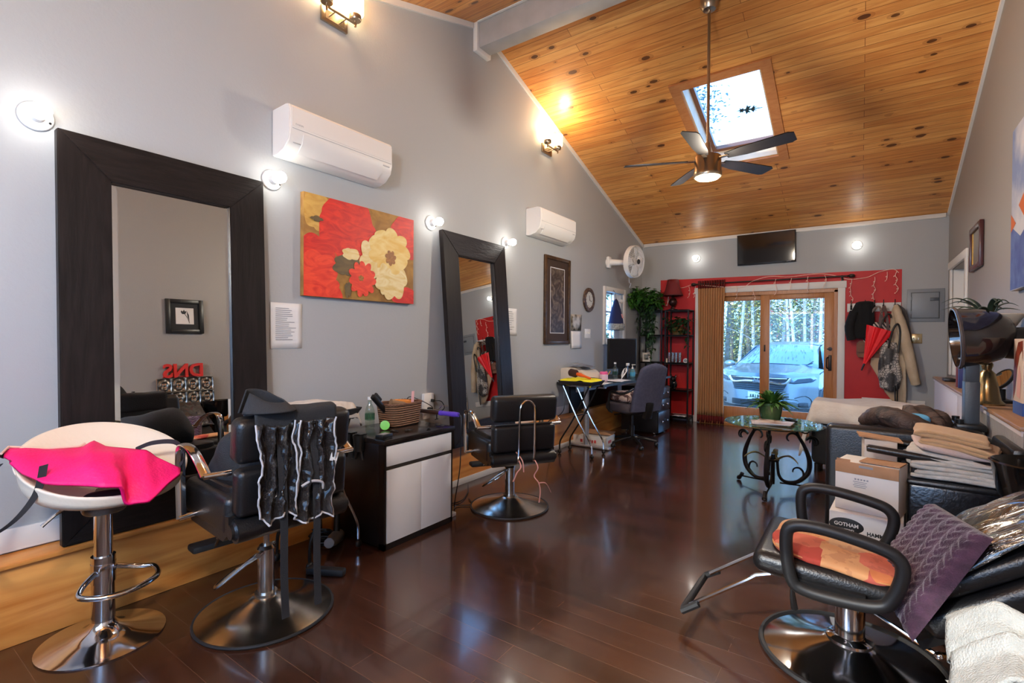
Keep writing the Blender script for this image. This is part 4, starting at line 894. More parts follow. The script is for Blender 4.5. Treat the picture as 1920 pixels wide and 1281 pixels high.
for s in (-1, 1):
    b = B(); b.poly([(1.35, 1.14), (2.08, 1.56), (2.4, 1.60), (3.6, 1.60), (4.2, 1.46), (4.3, 1.14)], (s*.80, 0, 0), (0, 1, 0), (-s*.17/.5*.9, 0, 1), .0); b.bm.verts.ensure_lookup_table()
    for v in b.bm.verts: v.co.x = s*(.86-.24*(v.co.z-1.14)/.5)
    obj('side_window', b, carglass, t, solid=.01)
    b = B(); b.ball((s*1.02, 1.45, 1.16), .11, (1.1, .5, .7)); b.box((s*.92, 1.46, 1.1), (.1, .05, .03)); obj('wing_mirror', b, carp, t)
    b = B(); hl = [(.50, .93), (.62, .99), (.86, 1.02), (.90, .96), (.84, .90), (.62, .87), (.55, .88)]
    A = [b.bm.verts.new((s*x, FY(x, z)-.012, z)) for x, z in hl]; b.bm.faces.new(A); bmesh.ops.subdivide_edges(b.bm, edges=b.bm.edges[:], cuts=2)
    ho = obj('headlamp', b, lampm, t, solid=.02)
    b = B(); pq = [(.60, .91), (.66, .965), (.82, .985), (.86, .955), (.80, .915), (.64, .895)]; A = [b.bm.verts.new((s*x, FY(x, z)-.024, z)) for x, z in pq]; b.bm.faces.new(A); bmesh.ops.subdivide_edges(b.bm, edges=b.bm.edges[:], cuts=1)
    b.tube([(s*x, FY(x, z)-.026, z) for x, z in ((.52, .915), (.62, .885), (.82, .905), (.885, .955))], .006, sub=3); obj('reflector', b, lampd, ho)
    b = B(); b.tube([(s*x, FY(x, z)-.008, z) for x, z in ((.62, .60), (.76, .64), (.84, .55), (.80, .42), (.62, .40))], .007, sub=3); b.box((s*.73, FY(.73, .5)-.0, .47), (.2, .05, .09), rot=(0, 0, s*.75), bev=.02); obj('fog_lamp_bezel', b, cardark, t)
    for wy in (1.0, 3.62):
        b = B(); b.lathe([(.18, -.1), (.30, -.105), (.345, -.09), (.36, -.05), (.36, .05), (.345, .09), (.30, .1), (.18, .1)], (s*.845, wy, .36), (0, PI/2, 0), 36); w = obj('wheel', b, M('tyre_rubber', (30, 34, 38), .8), t)
        b = B(); b.lathe([(.0, s*.06), (.05, s*.1), (.06, s*.07), (.21, s*.06), (.235, s*.1), (.24, s*.08)], (s*.845, wy, .36), (0, PI/2, 0), 36)
        for k in range(5): b.box((s*(.845+.085), wy+.14*math.cos(k*1.2566), .36+.14*math.sin(k*1.2566)), (.03, .2, .05), rot=(k*1.2566, 0, 0), bev=.01)
        obj('alloy_rim', b, M('alloy', (190, 200, 208), .25, .9), w)
        b = B(); b.tube([(s*.925, wy+.41*math.cos(a), .36+.41*math.sin(a)) for a in [PI*k/14 for k in range(15)]], .03, n=6); obj('arch_cladding', b, cardark, t)
def fr(b, x0, x1, z0, z1, off, nx=14, nz=3, taper=0):
    b.grid(nx, nz, lambda u, v: ((x0+(x1-x0)*u)*(1-taper*(1-v)), FY((x0+(x1-x0)*u)*(1-taper*(1-v)), z0+(z1-z0)*v)-off, z0+(z1-z0)*v))
b = B(); fr(b, -.56, .56, .72, .985, .006, taper=.22); gr = obj('grille', b, cardark, t)
b = B()
for z in (.745, .785, .825): b.tube([(x, FY(x, z)-.012, z) for x in [-.46+.092*k for k in range(11)]], .009, n=6)
obj('grille_bar', b, M('grille_steel', (90, 108, 122), .35, .6), gr)
b = B(); P = [(-.56, .97), (-.46, .875), (-.2, .90), (.2, .90), (.46, .875), (.56, .97)]
b.tube([(x, FY(x, z)-.018, z) for x, z in P], .026, n=8, sub=5); b.tube([(x, FY(x, .965)-.01, .965) for x in [-.5+.1*k for k in range(11)]], .012, n=6); obj('chrome_wing_bar', b, chrome, gr)
b = B()   # the square emblem in the middle of the grille
y = FY(0, .93)-.045; b.tube([(-.062, y, .88), (-.068, y, .985), (.068, y, .985), (.062, y, .88)], .007, n=6, closed=True); b.box((-.034, y-.004, .933), (.014, .012, .075), rot=(0, .12, 0)); b.box((.034, y-.004, .933), (.014, .012, .075), rot=(0, -.12, 0)); b.box((0, y-.004, .933), (.06, .012, .013)); obj('emblem', b, chrome, gr)
b = B(); fr(b, -.88, .88, .24, .40, .01, 24, 4); fr(b, -.5, .5, .42, .53, .008); obj('lower_bumper', b, cardark, t)
b = B(); fr(b, -.56, .56, .27, .31, .022); obj('skid_strip', b, chrome, t)
b = B(); y = FY(0, .6)-.02; b.box((.0, y, .62), (.31, .012, .155), bev=.004); pl = obj('number_plate', b, M('plate_white', (224, 236, 230), .5), t)
text('plate_lettering', '7 ABC', .075, (-.12, y-.008, .59), (1, 0, 0), (0, 0, 1), M('plate_ink', (40, 84, 78), .6), pl) if False else None
b = B()
for k, w in enumerate((.02, .03, .012, .026, .02)): b.box((-.1+k*.045, y-.008, .615), (w, .003, .06))
obj('plate_marks', b, M('plate_ink', (40, 84, 78), .6), pl)
b = B(); b.tube([(-.45, 1.16, 1.20), (.1, 1.15, 1.215), (.4, 1.3, 1.27)], .01); b.tube([(.15, 1.16, 1.21), (.6, 1.2, 1.2), (.68, 1.35, 1.27)], .01); obj('wiper', b, cardark, t)

# ------------------------------------------------------------------ bar stool and pink tote
t = thing('bar_stool', 'cream bucket bar stool on a chrome pole at the left edge', 'stool', (-2.70, .745, 0))
b = B(); b.lathe([(0, 0), (.222, 0), (.225, .006), (.2, .013), (.12, .03), (.06, .055), (.045, .075), (.04, .09), (0, .09)], n=56); obj('base', b, chrome, t)
b = B(); b.cyl((0, 0, .08), (0, 0, .36), .042, n=28); b.cyl((0, 0, .34), (0, 0, .62), .034, n=28); b.cyl((0, 0, .33), (0, 0, .365), .044, n=28); obj('pole', b, chrome, t)
b = B(); P = [(-.04, -.0, .34), (-.05, -.07, .30)] ; fa = R_(18)
def fp(r, a, z): return (r*math.cos(a+fa), r*math.sin(a+fa), z)
b.tube([fp(.045, 1.3, .30), fp(.11, 1.25, .275), fp(.18, 1.0, .265), fp(.21, .5, .26), fp(.215, 0, .26), fp(.21, -.5, .26), fp(.18, -1.0, .265), fp(.11, -1.25, .275), fp(.045, -1.3, .30)], .0115, n=10, sub=5); b.cyl((0, 0, .25), (0, 0, .335), .045, n=28); obj('footrest', b, chrome, t)
b = B(); b.tube([(0, -.03, .60), (.0, -.13, .60), (.0, -.20, .55)], [.006, .006, .008], sub=3); obj('lever', b, chrome, t)
b = B(); b.cushion((.06, 0, .635), (.22, .2, .08), e=.5); b.cyl((0, 0, .6), (0, 0, .625), .07); b.cushion((.215, -.055, .652), (.10, .15, .085), rot=(0, R_(-40), R_(-12)), e=.6); obj('seat_cup', b, leather, t)
b = B(); back = R_(184)
def rimz(a): c = .5+.5*math.cos(a-back); return .67+.235*c**1.1
def sh(u, v):
    a = 2*PI*u; r = .262*math.sin(min(1, v/.62)*PI/2)**1.0 if v < .62 else .262+.012*math.sin((v-.62)/.38*PI)-.05*((v-.62)/.38)
    k = min(1, v/.62); rise = (k**2.3); zr = rimz(a); zb = .622
    z = zb+(zr-zb)*rise+(.0 if v < .62 else .028*math.sin((v-.62)/.38*PI))
    if v >= .62: q = (v-.62)/.38; r = .262-.075*q*q+.014*math.sin(q*PI); z = zr-(zr-zb)*.30*q*q+.028*math.sin(q*PI)
    return (.06+r*math.cos(a), r*math.sin(a)*1.08, z)
b.grid(64, 24, sh, closeu=True)
def inn(u, v):
    a = 2*PI*u; zr = rimz(a); r0 = .187; z0 = zr-(zr-.622)*.30; r = r0*(1-v); return (.06+r*math.cos(a), r*math.sin(a)*1.08, .672+(z0-.672)*(1-v)**2)
b.grid(64, 10, inn, closeu=True); obj('seat', b, creamv, t, ang=180)
b = B(); b.tube([(sh(k/80*.5+.27, .70)) for k in range(80)], .004, n=5); obj('seat_piping', b, creamv, t)

t = thing('pink_tote', 'hot pink tote bag with black straps slumped over the cream stool', 'bag', (-2.62, .745, .70))
# flat slumped bag: outline laid across the seat, sagging with the bowl, draping over the front edge
TK = lambda L, k: [tuple((V((0, 0, 1.33))+(V(p)+V((-2.62, .745, -.63)))*k)-V((-2.62, .745, .70))) for p in L]
TP = [(-.229, -.284, .133), (-.317, -.248, .143), (-.32, -.129, .114), (-.305, -.02, .106), (-.33, .027, .126), (-.268, .055, .104), (-.148, .139, .089), (-.087, .157, .086), (-.05, .183, .053), (.044, .248, .009)]
BP = [(-.18, -.272, .11), (-.112, -.252, .076), (-.014, -.207, .04), (.086, -.113, .02), (.149, -.069, .012), (.167, -.007, -.0), (.135, .016, -.083), (.16, .085, -.083), (.111, .173, -.034), (.066, .24, -.011)]
TP, BP = TK(TP, .955), TK(BP, .945)
def chain(P, u):
    L = [0]
    for a, c in zip(P, P[1:]): L.append(L[-1]+(V(c)-V(a)).length)
    d = u*L[-1]
    for i in range(len(P)-1):
        if d <= L[i+1]+1e-9: return V(P[i]).lerp(V(P[i+1]), (d-L[i])/max(1e-6, L[i+1]-L[i]))
    return V(P[-1])
def tote(u, v):
    p = chain(TP, u).lerp(chain(BP, u), v); k = math.sin(v*PI)*math.sin(min(1, u*1.1)*PI)
    return p+V((.055, -.03, .05))*k*.8+noise.noise_vector(p*9)*.010+V((.012, 0, .012))*math.sin(u*9+v*3.5)*k
b = B(); b.grid(48, 24, tote); obj('body', b, pinkm, t, solid=.012, ang=180)
b = B(); b.tube([chain(TP, u)+V((.022, -.010, .012)) for u in [k/30*.42 for k in range(31)]], .0045, n=6); obj('lining_edge', b, M('cream_edge', (222, 190, 170), .7), t)
b = B(); b.grid(16, 6, lambda u, v: chain(TP, u*.30)+V((.03, -.02, .006-.04*v*math.sin(u*PI)))); obj('dark_lining', b, clothblack, t, solid=.002)
strapm = M('black_webbing', (28, 26, 28), .7)
b = B(); b.ribbon(TK([(-.02, -.205, .11), (-.03, -.225, .0), (-.05, -.29, -.1), (-.10, -.37, -.155), (-.16, -.40, -.12), (-.20, -.36, .03), (-.22, -.30, .10)], .95), (.3, .8, .2), .026, .002); obj('handle', b, strapm, t)
b = B(); b.ribbon(TK([(-.15, .14, .092), (-.10, .19, .12), (-.02, .25, .125), (.04, .265, .09), (.05, .262, .045), (.03, .25, .02)], .955), (.1, .1, 1), .02, .002); obj('handle', b, strapm, t)

# ------------------------------------------------------------------ hydraulic styling chairs on the mirror side
def styling_chair(label, loc, rz, dz, foot=True):
    """faces +X; seat top .53+dz"""
    t = thing('styling_chair', label, 'chair', loc, rz)
    b = B(); b.lathe([(0, 0), (.298, 0), (.3, .012), (.28, .018), (.16, .045), (.08, .072), (.058, .085), (0, .085)], n=64); ba = obj('base', b, satin, t)
    b = B(); b.tube([(.301*math.cos(2*PI*k/48), .301*math.sin(2*PI*k/48), .009) for k in range(48)], .007, n=6, closed=True); obj('rubber_rim', b, blackmatte, ba)
    b = B(); b.cyl((0, 0, .07), (0, 0, .10), .05, n=28); b.cyl((0, 0, .08), (0, 0, .31), .037, n=28); b.cyl((0, 0, .31), (0, 0, .325), .041, .03, n=28); b.cyl((0, 0, .3), (0, 0, .40+dz), .014 if dz else .03); obj('hydraulic_column', b, satin, t)
    b = B(); pr_ = lambda p: (p[0]*-.766-p[1]*-.643, p[0]*-.643+p[1]*-.766, p[2]); b.tube([pr_(p) for p in ((-.0, .05, .30), (-.06, .075, .26), (-.17, .10, .17), (-.20, .06, .155), (-.20, -.06, .155), (-.17, -.10, .17), (-.06, -.075, .26), (0, -.05, .30))], .009, sub=4); b.cyl(pr_((0, -.075, .3)), pr_((0, .075, .3)), .012); obj('pump_pedal', b, satin, t)
    z = dz
    b = B(); b.box((.02, 0, .488+z), (.50, .53, .17), bev=.035, seg=4); b.poly([(-.25, .50), (-.25, .43), (-.19, .385), (.18, .385), (.24, .44)], (0, .26, z), (1, 0, 0), (0, 0, 1), .52); obj('seat', b, leather, t)
    b = B(); b.cushion((.03, 0, .575+z), (.46, .47, .06), e=.3, n=14); obj('seat_cushion', b, leather, t)
    b = B(); b.box((-.265, 0, .595+z), (.085, .49, .20), rot=(0, R_(-5), 0), bev=.028, seg=4); obj('backrest', b, leather, t)
    b = B(); b.cyl((-.262, -.262, .44+z), (-.262, .262, .44+z), .05, n=24); bmesh.ops.bevel(b.bm, geom=[e for e in b.bm.edges if len(e.link_faces) == 2 and any(len(f.verts) > 4 for f in e.link_faces)], offset=.02, segments=3, affect='EDGES'); obj('bolster', b, leather, t)
    b = B(); b.box((-.275, 0, .812+z), (.10, .51, .19), rot=(0, R_(-7), 0), bev=.035, seg=4); obj('headrest', b, leather, t)
    b = B(); b.tube([(-.30, .062, .42+z), (-.325, .062, .48+z), (-.335, .06, .70+z), (-.338, .055, .82+z), (-.338, .03, .86+z), (-.338, 0, .87+z), (-.338, -.03, .86+z), (-.338, -.055, .82+z), (-.335, -.06, .70+z), (-.325, -.062, .48+z), (-.30, -.062, .42+z)], .0085, sub=4); b.cyl((-.3, .062, .425+z), (-.16, .062, .40+z), .008); b.cyl((-.3, -.062, .425+z), (-.16, -.062, .40+z), .008); obj('back_support', b, chrome, t)
    for s in (-1, 1):
        b = B(); b.tube([(.10, s*.325, .43+z), (.115, s*.325, .60+z), (.115, s*.325, .70+z), (.10, s*.325, .748+z), (.05, s*.325, .765+z), (-.04, s*.325, .755+z), (-.13, s*.325, .715+z), (-.20, s*.325, .672+z)], .021, n=10, sub=4, flat=(1, 0, 0)); b.cyl((-.20, s*.335, .672+z), (-.21, s*.235, .672+z), .0125); b.cyl((.10, s*.335, .432+z), (.10, s*.24, .44+z), .0125); obj('armrest', b, chrome, t)
    b = B()
    for s in (-.1, .1): b.tube([(.16, s, .40+z), (.16, s, .33+z), (.22, s, .30+z), (.36, s, .25)], .010, sub=4)
    fo = obj('footrest_bracket', b, chrome, t)
    b = B(); b.box((.40, 0, .25), (.09, .40, .035), bev=.012); obj('footrest', b, blackmatte, fo)
    return t
A1 = R_(175)
ch1 = styling_chair('black styling chair with a dark cape and vinyl apron draped over its back', (-2.33, 1.27, 0), A1, .085)
A2 = R_(147)
ch2 = styling_chair('black styling chair with pink ties, facing the narrow leaning mirror', (-2.245, 3.175, 0), A2, 0)
t = thing('hair_tie', 'pale pink ribbon ties dangling from the back support of the farther chair', 'ribbon', (-2.245, 3.175, 0), A2)
pkr = M('pale_pink_ribbon', (222, 160, 146), .7)
b = B(); b.ribbon([(-.30, -.07, .44), (-.34, -.085, .38), (-.33, -.06, .32), (-.345, -.09, .27), (-.33, -.11, .2), (-.33, -.1, .12)], (0, 1, 0), .008); b.ribbon([(-.345, -.09, .27), (-.34, -.15, .26), (-.345, -.19, .19)], (0, .3, 1), .008); obj('loose_tie', b, pkr, t)
b = B(); b.ribbon([(-.30, .062, .46), (-.34, .05, .40), (-.35, .085, .36), (-.345, .11, .30)], (0, 1, 0), .01); b.ribbon([(-.31, .075, .5), (-.345, .04, .44), (-.345, .03, .36)], (0, 1, 0), .008); obj('knotted_tie', b, pkr, t)

# cape and vinyl apron over the first chair (chair's own frame: back at -X)
ca, sa = math.cos(A1), math.sin(A1)
t = thing('cutting_cape', 'dark grey cape with a stand collar thrown over the chair back', 'cape', (-2.33, 1.27, 0), A1)
z = .085
def capef(u, v):
    y = .195-.36*u; s = v*.44      # over the top of the headrest
    if s < .12: p = V((-.24+.06-.06*s/.12*0, y, .925+z-(.12-s)*.9)); p.x = -.225
    elif s < .22: q = (s-.12)/.10; p = V((-.225-.115*q, y, .925+z+.012*math.sin(q*PI)))
    else: q = s-.22; p = V((-.343-.008*q, y*(1-.0*q), .922+z-q*(.35+1.0*max(0, 1-abs(y+.06)/.20))))
    return p+noise.noise_vector(p*10)*.006
b = B(); b.grid(24, 28, capef); obj('cloth', b, clothblack, t, solid=.004, ang=180)
b = B(); cc = V((-.29, .13, .97+z))
def colf(u, v):
    a = 2*PI*u*.92+.5; r = .052+.03*v+.012*math.sin(2*a); return cc+V((r*math.sin(a)*.9-.02*v, r*math.cos(a)*1.25, -.045+.085*(1-v)*(.75+.35*math.sin(a*1.0+.6))))
b.grid(30, 8, colf); obj('collar', b, clothblack, t, solid=.006, ang=180)
for y0, l in ((.10, .80), (-.045, .78)):
    b = B(); b.ribbon([(-.352, y0, .86+z), (-.372, y0, .72+z), (-.382, y0-.006, .5+z), (-.372, y0-.012, .25+z), (-.37, y0-.02, .14)], (0, 1, 0), .032, .0012); obj('tie', b, clothblack, t)
t = thing('vinyl_apron', 'crumpled shiny black vinyl apron with silver piping hanging under the cape', 'apron', (-2.33, 1.27, 0), A1)
def apf(y0, y1, z0, z1):
    def fn(u, v):
        y = y0+(y1-y0)*u; zz = z1+(z0-z1)*v-.03*abs(math.sin(u*PI*1.5))*v
        return V((-.362-.016*math.sin(u*20+v*3)-.016*v, y+.006*math.sin(v*9), zz))+noise.noise_vector(V((y*24, zz*16, y0)))*.014+noise.noise_vector(V((y*60, zz*45, y0)))*.006
    return fn
for y0, y1, z0, z1 in ((.195, .03, .51, .875), (.045, -.135, .47, .875)):
    fn = apf(y0, y1, z0+z, z1+z); b = B(); b.grid(44, 60, fn); pn = obj('panel', b, vinylblack, t, solid=.003, ang=60)
    ed = [fn(0, k/24) for k in range(25)]+[fn(k/16, 1) for k in range(1, 17)]+[fn(1, 1-k/24) for k in range(1, 25)]
    b = B(); b.tube([p+V((-.004, 0, 0)) for p in ed], .0042, n=6); obj('piping', b, pipingm, pn)
b = B(); b.tube([(-.385, .02, .60+z), (-.39, -.02, .615+z), (-.39, -.07, .60+z), (-.385, -.075, .57+z)], .006, sub=4); obj('edge_loop', b, pipingm, t)
b = B(); b.box((-.378, -.135, .70+z), (.003, .035, .04), rot=(.3, 0, 0)); obj('care_label', b, paper, t)
b = B(); b.cushion((.02, .02, .74), (.30, .42, .34), e=.75, n=22); b.jitter(.035, 6); o = obj('front_fold', b, clothblack, bpy.data.objects['cutting_cape'], ang=180)
# ------------------------------------------------------------------ tray carts
def tray_cart(label, loc, rz, h, w=.42, d=.30):
    t = thing('tray_cart', label, 'cart', loc, rz, 'folding salon tray carts on castors')
    for s in (-1, 1):
        for q in (-1, 1):
            b = B(); y = s*d/2*(1 if q > 0 else .82)
            P = [(-q*w*.36, y, h-.02), (q*w*.08, y, h*.52), (q*w*.42, y, h*.24), (q*w*.49, y, h*.16), (q*w*.5, y, .055)]
            b.tube(P, .0095, sub=4); lg = obj('leg', b, chrome if q > 0 else blackmetal, t)
            b = B(); b.ball((q*w*.5, y, .024), .024, (1, .7, 1)); b.cyl((q*w*.5, y, .03), (q*w*.5, y, .06), .008); obj('castor', b, blackplast, lg)
    b = B()
    for q in (-1, 1): b.cyl((-q*w*.36, -d/2, h-.02), (-q*w*.36, d/2, h-.02), .009)
    b.cyl((0, -d/2, h*.56), (0, d/2, h*.56), .006); obj('crossbar', b, blackmetal, t)
    b = B(); b.lathe([(0, 0), (.62, 0), (.70, .05), (.715, .052), (.715, .044), (.63, -.008), (0, -.008)], (0, 0, 0), (0, 0, PI/4), 4)
    for v in b.bm.verts: v.co = V((v.co.x*w*.98, v.co.y*d*1.15, v.co.z*.8+h))
    obj('tray', b, blackmatte, t, ang=25); return t
c1 = tray_cart('tray cart under a white towel between the cape-draped chair and the drawer cabinet', (-2.70, 1.79, 0), R_(100), .845, .36, .32)
c2 = tray_cart('tray cart holding a yellow towel in front of the desk', (-2.605, 5.09, 0), R_(0), .80)
t = tag(obj('white_towel', B().grid(26, 20, lambda u, v: V(((u-.5)*.38, (v-.5)*.36, .055+.02*math.cos((u-.5)*3)-.5*max(0, abs(u-.5)-.40)-.9*max(0, abs(v-.5)-.40)-.5*max(0, .12-u)*v))+noise.noise_vector(V((u*5, v*5, 2)))*.012), towelw, loc=(-2.71, 1.79, .845), rot=(0, 0, R_(100)), solid=.012, ang=180), 'white towel spread over the tray cart behind the cape-draped chair', 'towel')
ym = M('yellow_cloth', (240, 226, 28), .85, bump=.2, bscale=140)
def yt(u, v):
    x, y = (u-.5)*.40, (v-.5)*.34; k = max(0, -y-.14+.03*math.sin(u*7)); q = max(0, x-.155)
    return V((x-.3*q, y+.4*k, .853-1.0*k*(1+1.1*math.exp(-((u-.72)/.16)**2))-.6*q))+noise.noise_vector(V((u*4, v*4, 5)))*.012
tag(obj('yellow_towel', B().grid(30, 24, yt), ym, loc=(-2.605, 5.09, 0), solid=.006, ang=180), 'bright yellow cloth lying on the tray cart by the desk', 'towel')
t = thing('hair_brush', 'round brush with an orange handle lying on the yellow cloth', 'brush', (-2.60, 5.06, .905), rot=(0, R_(8), R_(-12)))
b = B(); b.lathe([(0, -.11), (.03, -.105), (.043, -.09), (.045, -.01), (.03, .005), (0, .005)], (-.06, 0, 0), (0, PI/2, 0)); obj('bristle_barrel', b, M('bristle_brown', (66, 36, 28), .9, bump=.6, bscale=300), t)
b = B(); b.tube([(-.06, 0, 0), (0, 0, 0), (.05, 0, -.004), (.14, 0, -.012)], [.018, .022, .014, .012], n=10, sub=3); obj('handle', b, M('orange_plastic', (232, 96, 30), .4), t)
t = thing('comb', 'black tail comb lying beside the round brush on the yellow cloth', 'comb', (-2.50, 5.08, .872), R_(-8))
b = B(); b.box((0, 0, .006), (.12, .028, .006), bev=.002); b.cyl((.05, 0, .006), (.16, 0, .006), .004, .002); obj('body', b, blackplast, t)
# ------------------------------------------------------------------ white fronted cabinet
CX0, CX1, CY0, CY1, CH = -2.895, -2.393, 2.045, 2.67, .655
t = thing('drawer_cabinet', 'black cabinet with white drawer and doors between the styling chairs', 'cabinet', ((CX0+CX1)/2, (CY0+CY1)/2, 0))
w, d = CY1-CY0, CX1-CX0
b = B(); b.box((-.012, 0, .335), (d-.026, w-.002, .64), bev=.002); b.box((d/2-.025, w/2-.008, .328), (.05, .016, .655)); b.box((d/2-.025, -w/2+.008, .328), (.05, .016, .655)); b.box((d/2-.025, 0, .02), (.05, w, .038)); obj('carcass', b, blacklam, t)
b = B(); b.box((0, 0, .672), (d+.03, w+.02, .03), bev=.003); obj('worktop', b, M('black_top', (30, 25, 25), .22, col2=(24, 19, 19), scale=7, spec=.6), t)
b = B(); b.box((d/2-.004, 0, .583), (.018, w-.036, .125), bev=.002); obj('drawer', b, whitelam, t)
b = B(); b.box((d/2-.006, 0, .508), (.012, w-.034, .022)); obj('finger_pull', b, M('pull_dark', (70, 66, 62), .4, .5), t)
for s in (-1, 1):
    b = B(); b.box((d/2-.004, s*(w-.036)/4, .268), (.018, (w-.036)/2-.003, .455), bev=.002); obj('door', b, whitelam, t)
TOP = .688
t = thing('wicker_basket', 'brown wicker basket full of hair tools on the black cabinet top', 'basket', (-2.76, 2.50, TOP), R_(4))
wk = M('wicker', (128, 92, 66), .7); g = NT(wk); tc = g.n('TexCoord'); wv = g.n('TexWave', bands_direction='Z'); wv.inputs['Scale'].default_value = 20; wv.inputs['Distortion'].default_value = 1.5; wv.inputs['Detail'].default_value = 3; g.l(tc.outputs['Object'], wv.inputs[0]); rr = g.n('ValToRGB'); rr.color_ramp.elements[0].color = lin((92, 64, 46)); rr.color_ramp.elements[1].color = lin((150, 112, 84)); g.l(wv.outputs['Fac'], rr.inputs[0]); g.l(rr.outputs[0], g.p.inputs['Base Color']); bp = g.n('Bump'); bp.inputs['Strength'].default_value = .7; bp.inputs['Distance'].default_value = .01; g.l(wv.outputs['Fac'], bp.inputs['Height']); g.l(bp.outputs[0], g.p.inputs['Normal'])
def sq(a, rx, ry, e=.5):
    f = lambda q: math.copysign(abs(q)**e, q); return rx*f(math.cos(a)), ry*f(math.sin(a))
def bsk(u, v):
    k = .86+.14*v; 
    x, y = sq(2*PI*u, .105*k, .16*k); return (x, y, .155*v)
b = B(); b.grid(64, 24, bsk, closeu=True); b.poly([bsk(k/32, 0)[:2] for k in range(32)], (0, 0, .004), (1, 0, 0), (0, 1, 0), .002)
for v in b.bm.verts: v.co += V((0, 0, .002*math.sin(v.co.z*200)))
obj('body', b, wk, t, solid=.007, ang=180)
b = B(); P = [V(bsk(k/48, 1)) for k in range(48)]; b.tube([p+V((0, 0, .004*(k % 2))) for k, p in enumerate(P)], .008, n=6, closed=True); obj('rim', b, M('wicker_rim', (112, 78, 58), .7), t)
def tool(name, label, cat, loc, rot): return thing(name, label, cat, loc, rot=rot)
t = tool('clipper_case', 'long black rectangular hair tool leaning out of the wicker basket', 'hair tool', (-2.755, 2.375, .785), (R_(48), 0, R_(10)))
b = B(); b.box((0, 0, .09), (.03, .035, .22), bev=.006); obj('body', b, blackplast, t); b = B(); b.box((.0, .025, .15), (.02, .03, .08), bev=.008); obj('grip', b, blackmatte, t)
t = tool('round_brush', 'brown round hair brush lying in the wicker basket', 'brush', (-2.745, 2.47, .84), (R_(74), 0, R_(-14)))
b = B(); b.cyl((0, 0, -.05), (0, 0, .06), .024); obj('barrel', b, M('brush_tan', (150, 118, 88), .8, bump=.5, bscale=300), t); b = B(); b.cyl((0, 0, -.065), (0, 0, -.05), .02); b.cyl((0, 0, -.15), (0, 0, -.065), .012, .016); obj('handle', b, blackplast, t)
t = tool('orange_comb', 'orange wooden comb lying on top of the wicker basket', 'comb', (-2.735, 2.515, .848), (R_(84), 0, R_(-8)))
b = B(); b.box((0, 0, 0), (.012, .04, .16), bev=.005); b.box((0, -.01, -.0), (.008, .03, .15)); obj('body', b, M('orange_comb', (226, 140, 60), .5), t)
t = tool('nail_file', 'pale pink nail file standing upright in the wicker basket', 'nail file', (-2.72, 2.585, .78), (0, R_(4), 0))
b = B(); b.box((0, 0, .06), (.005, .026, .17), bev=.002); obj('body', b, M('pink_file', (238, 184, 186), .6), t)
def bottle(loc, label, h=.2, cap=None, r=.032, group=None):
    t = thing('water_bottle', label, 'bottle', loc, 0, group)
    b = B(); pr = [(0, 0), (r*.9, .002), (r, .012), (r*.93, .03), (r, .045), (r*.94, .06), (r, .075), (r*.96, .10), (r, .118), (r*.8, .145), (.014, .172), (.0125, .19), (.0125, h)]
    b.lathe(pr, n=24); obj('body', b, glassmat('bottle_pet', (236, 246, 240), .12), t)
    if cap: b = B(); b.cyl((0, 0, h-.006), (0, 0, h+.014), .0155); obj('cap', b, cap, t)
    b = B(); b.lathe([(r+.0006, .06), (r+.0006, .105)], n=24); obj('label_band', b, glassmat('label_film', (170, 210, 190), .1), t)
    return t
bottle((-2.79, 2.255, TOP), 'clear plastic water bottle standing left of the wicker basket', .205, whiteplast, .033)
t = thing('shampoo_tub', 'small clear tub with a lime green lid tipped over by the basket', 'container', (-2.655, 2.275, TOP+.032), rot=(R_(8), R_(78), R_(-36)))
b = B(); b.lathe([(0, -.07), (.028, -.07), (.03, 0), (0, 0)]); obj('body', b, clearm, t); b = B(); b.lathe([(.031, 0), (.032, .018), (.0, .02)]); b.lathe([(.031, 0), (0, 0)]); obj('lid', b, M('lime_lid', (120, 226, 90), .4), t)
for i, (x, y, l) in enumerate([(-2.70, 2.02, 'upright black dryer holster clipped on the near end of the black cabinet top'), (-2.60, 2.018, 'second black holster beside the corner of the black cabinet top')]):
    if i == 0:
        t = thing('tool_holster', l, 'holder', (x, y, .60), 0, 'black holsters at the cabinet end')
        b = B(); b.lathe([(.0, .0), (.032, 0), (.036, .1), (.04, .102), (.04, .092), (.028, .01), (0, .01)], n=20); obj('cup', b, blackplast, t)
        b = B(); b.tube([(-.02, 0, .01), (-.026, 0, -.03), (-.035, 0, -.055)], .008, sub=2); b.tube([(.02, 0, .01), (.026, 0, -.03), (.035, 0, -.055)], .008, sub=2); obj('prong', b, blackplast, t)
        b = B(); b.box((0, .024, .098), (.03, .05, .012)); obj('clip', b, blackplast, t); h0 = t
    else: dup(h0, (x, y, .60), label=l)
t = thing('power_brick', 'black power adapter lying at the corner of the cabinet top', 'adapter', (-2.43, 2.075, TOP), R_(10))
b = B(); b.box((0, 0, .016), (.06, .10, .032), bev=.006); obj('body', b, blackplast, t); b = B(); b.box((0, 0, .0325), (.04, .06, .001)); obj('label', b, inkm, t)
t = thing('curling_iron', 'curling iron with a purple handle lying across the cabinet top', 'curling iron', (-2.62, 2.80, TOP+.055), rot=(0, 0, R_(6)))
b = B(); b.cyl((-.24, 0, 0), (-.02, 0, 0), .014); b.ball((-.24, 0, 0), .015); obj('barrel', b, M('ceramic_brown', (62, 40, 34), .35, .3), t)
b = B(); b.cyl((-.02, 0, 0), (.005, 0, 0), .02); b.lathe([(0, 0), (.017, 0), (.018, .05), (.02, .11), (.017, .15), (0, .152)], (.005, 0, 0), (0, PI/2, 0)); obj('handle', b, M('purple_handle', (98, 70, 196), .35), t)
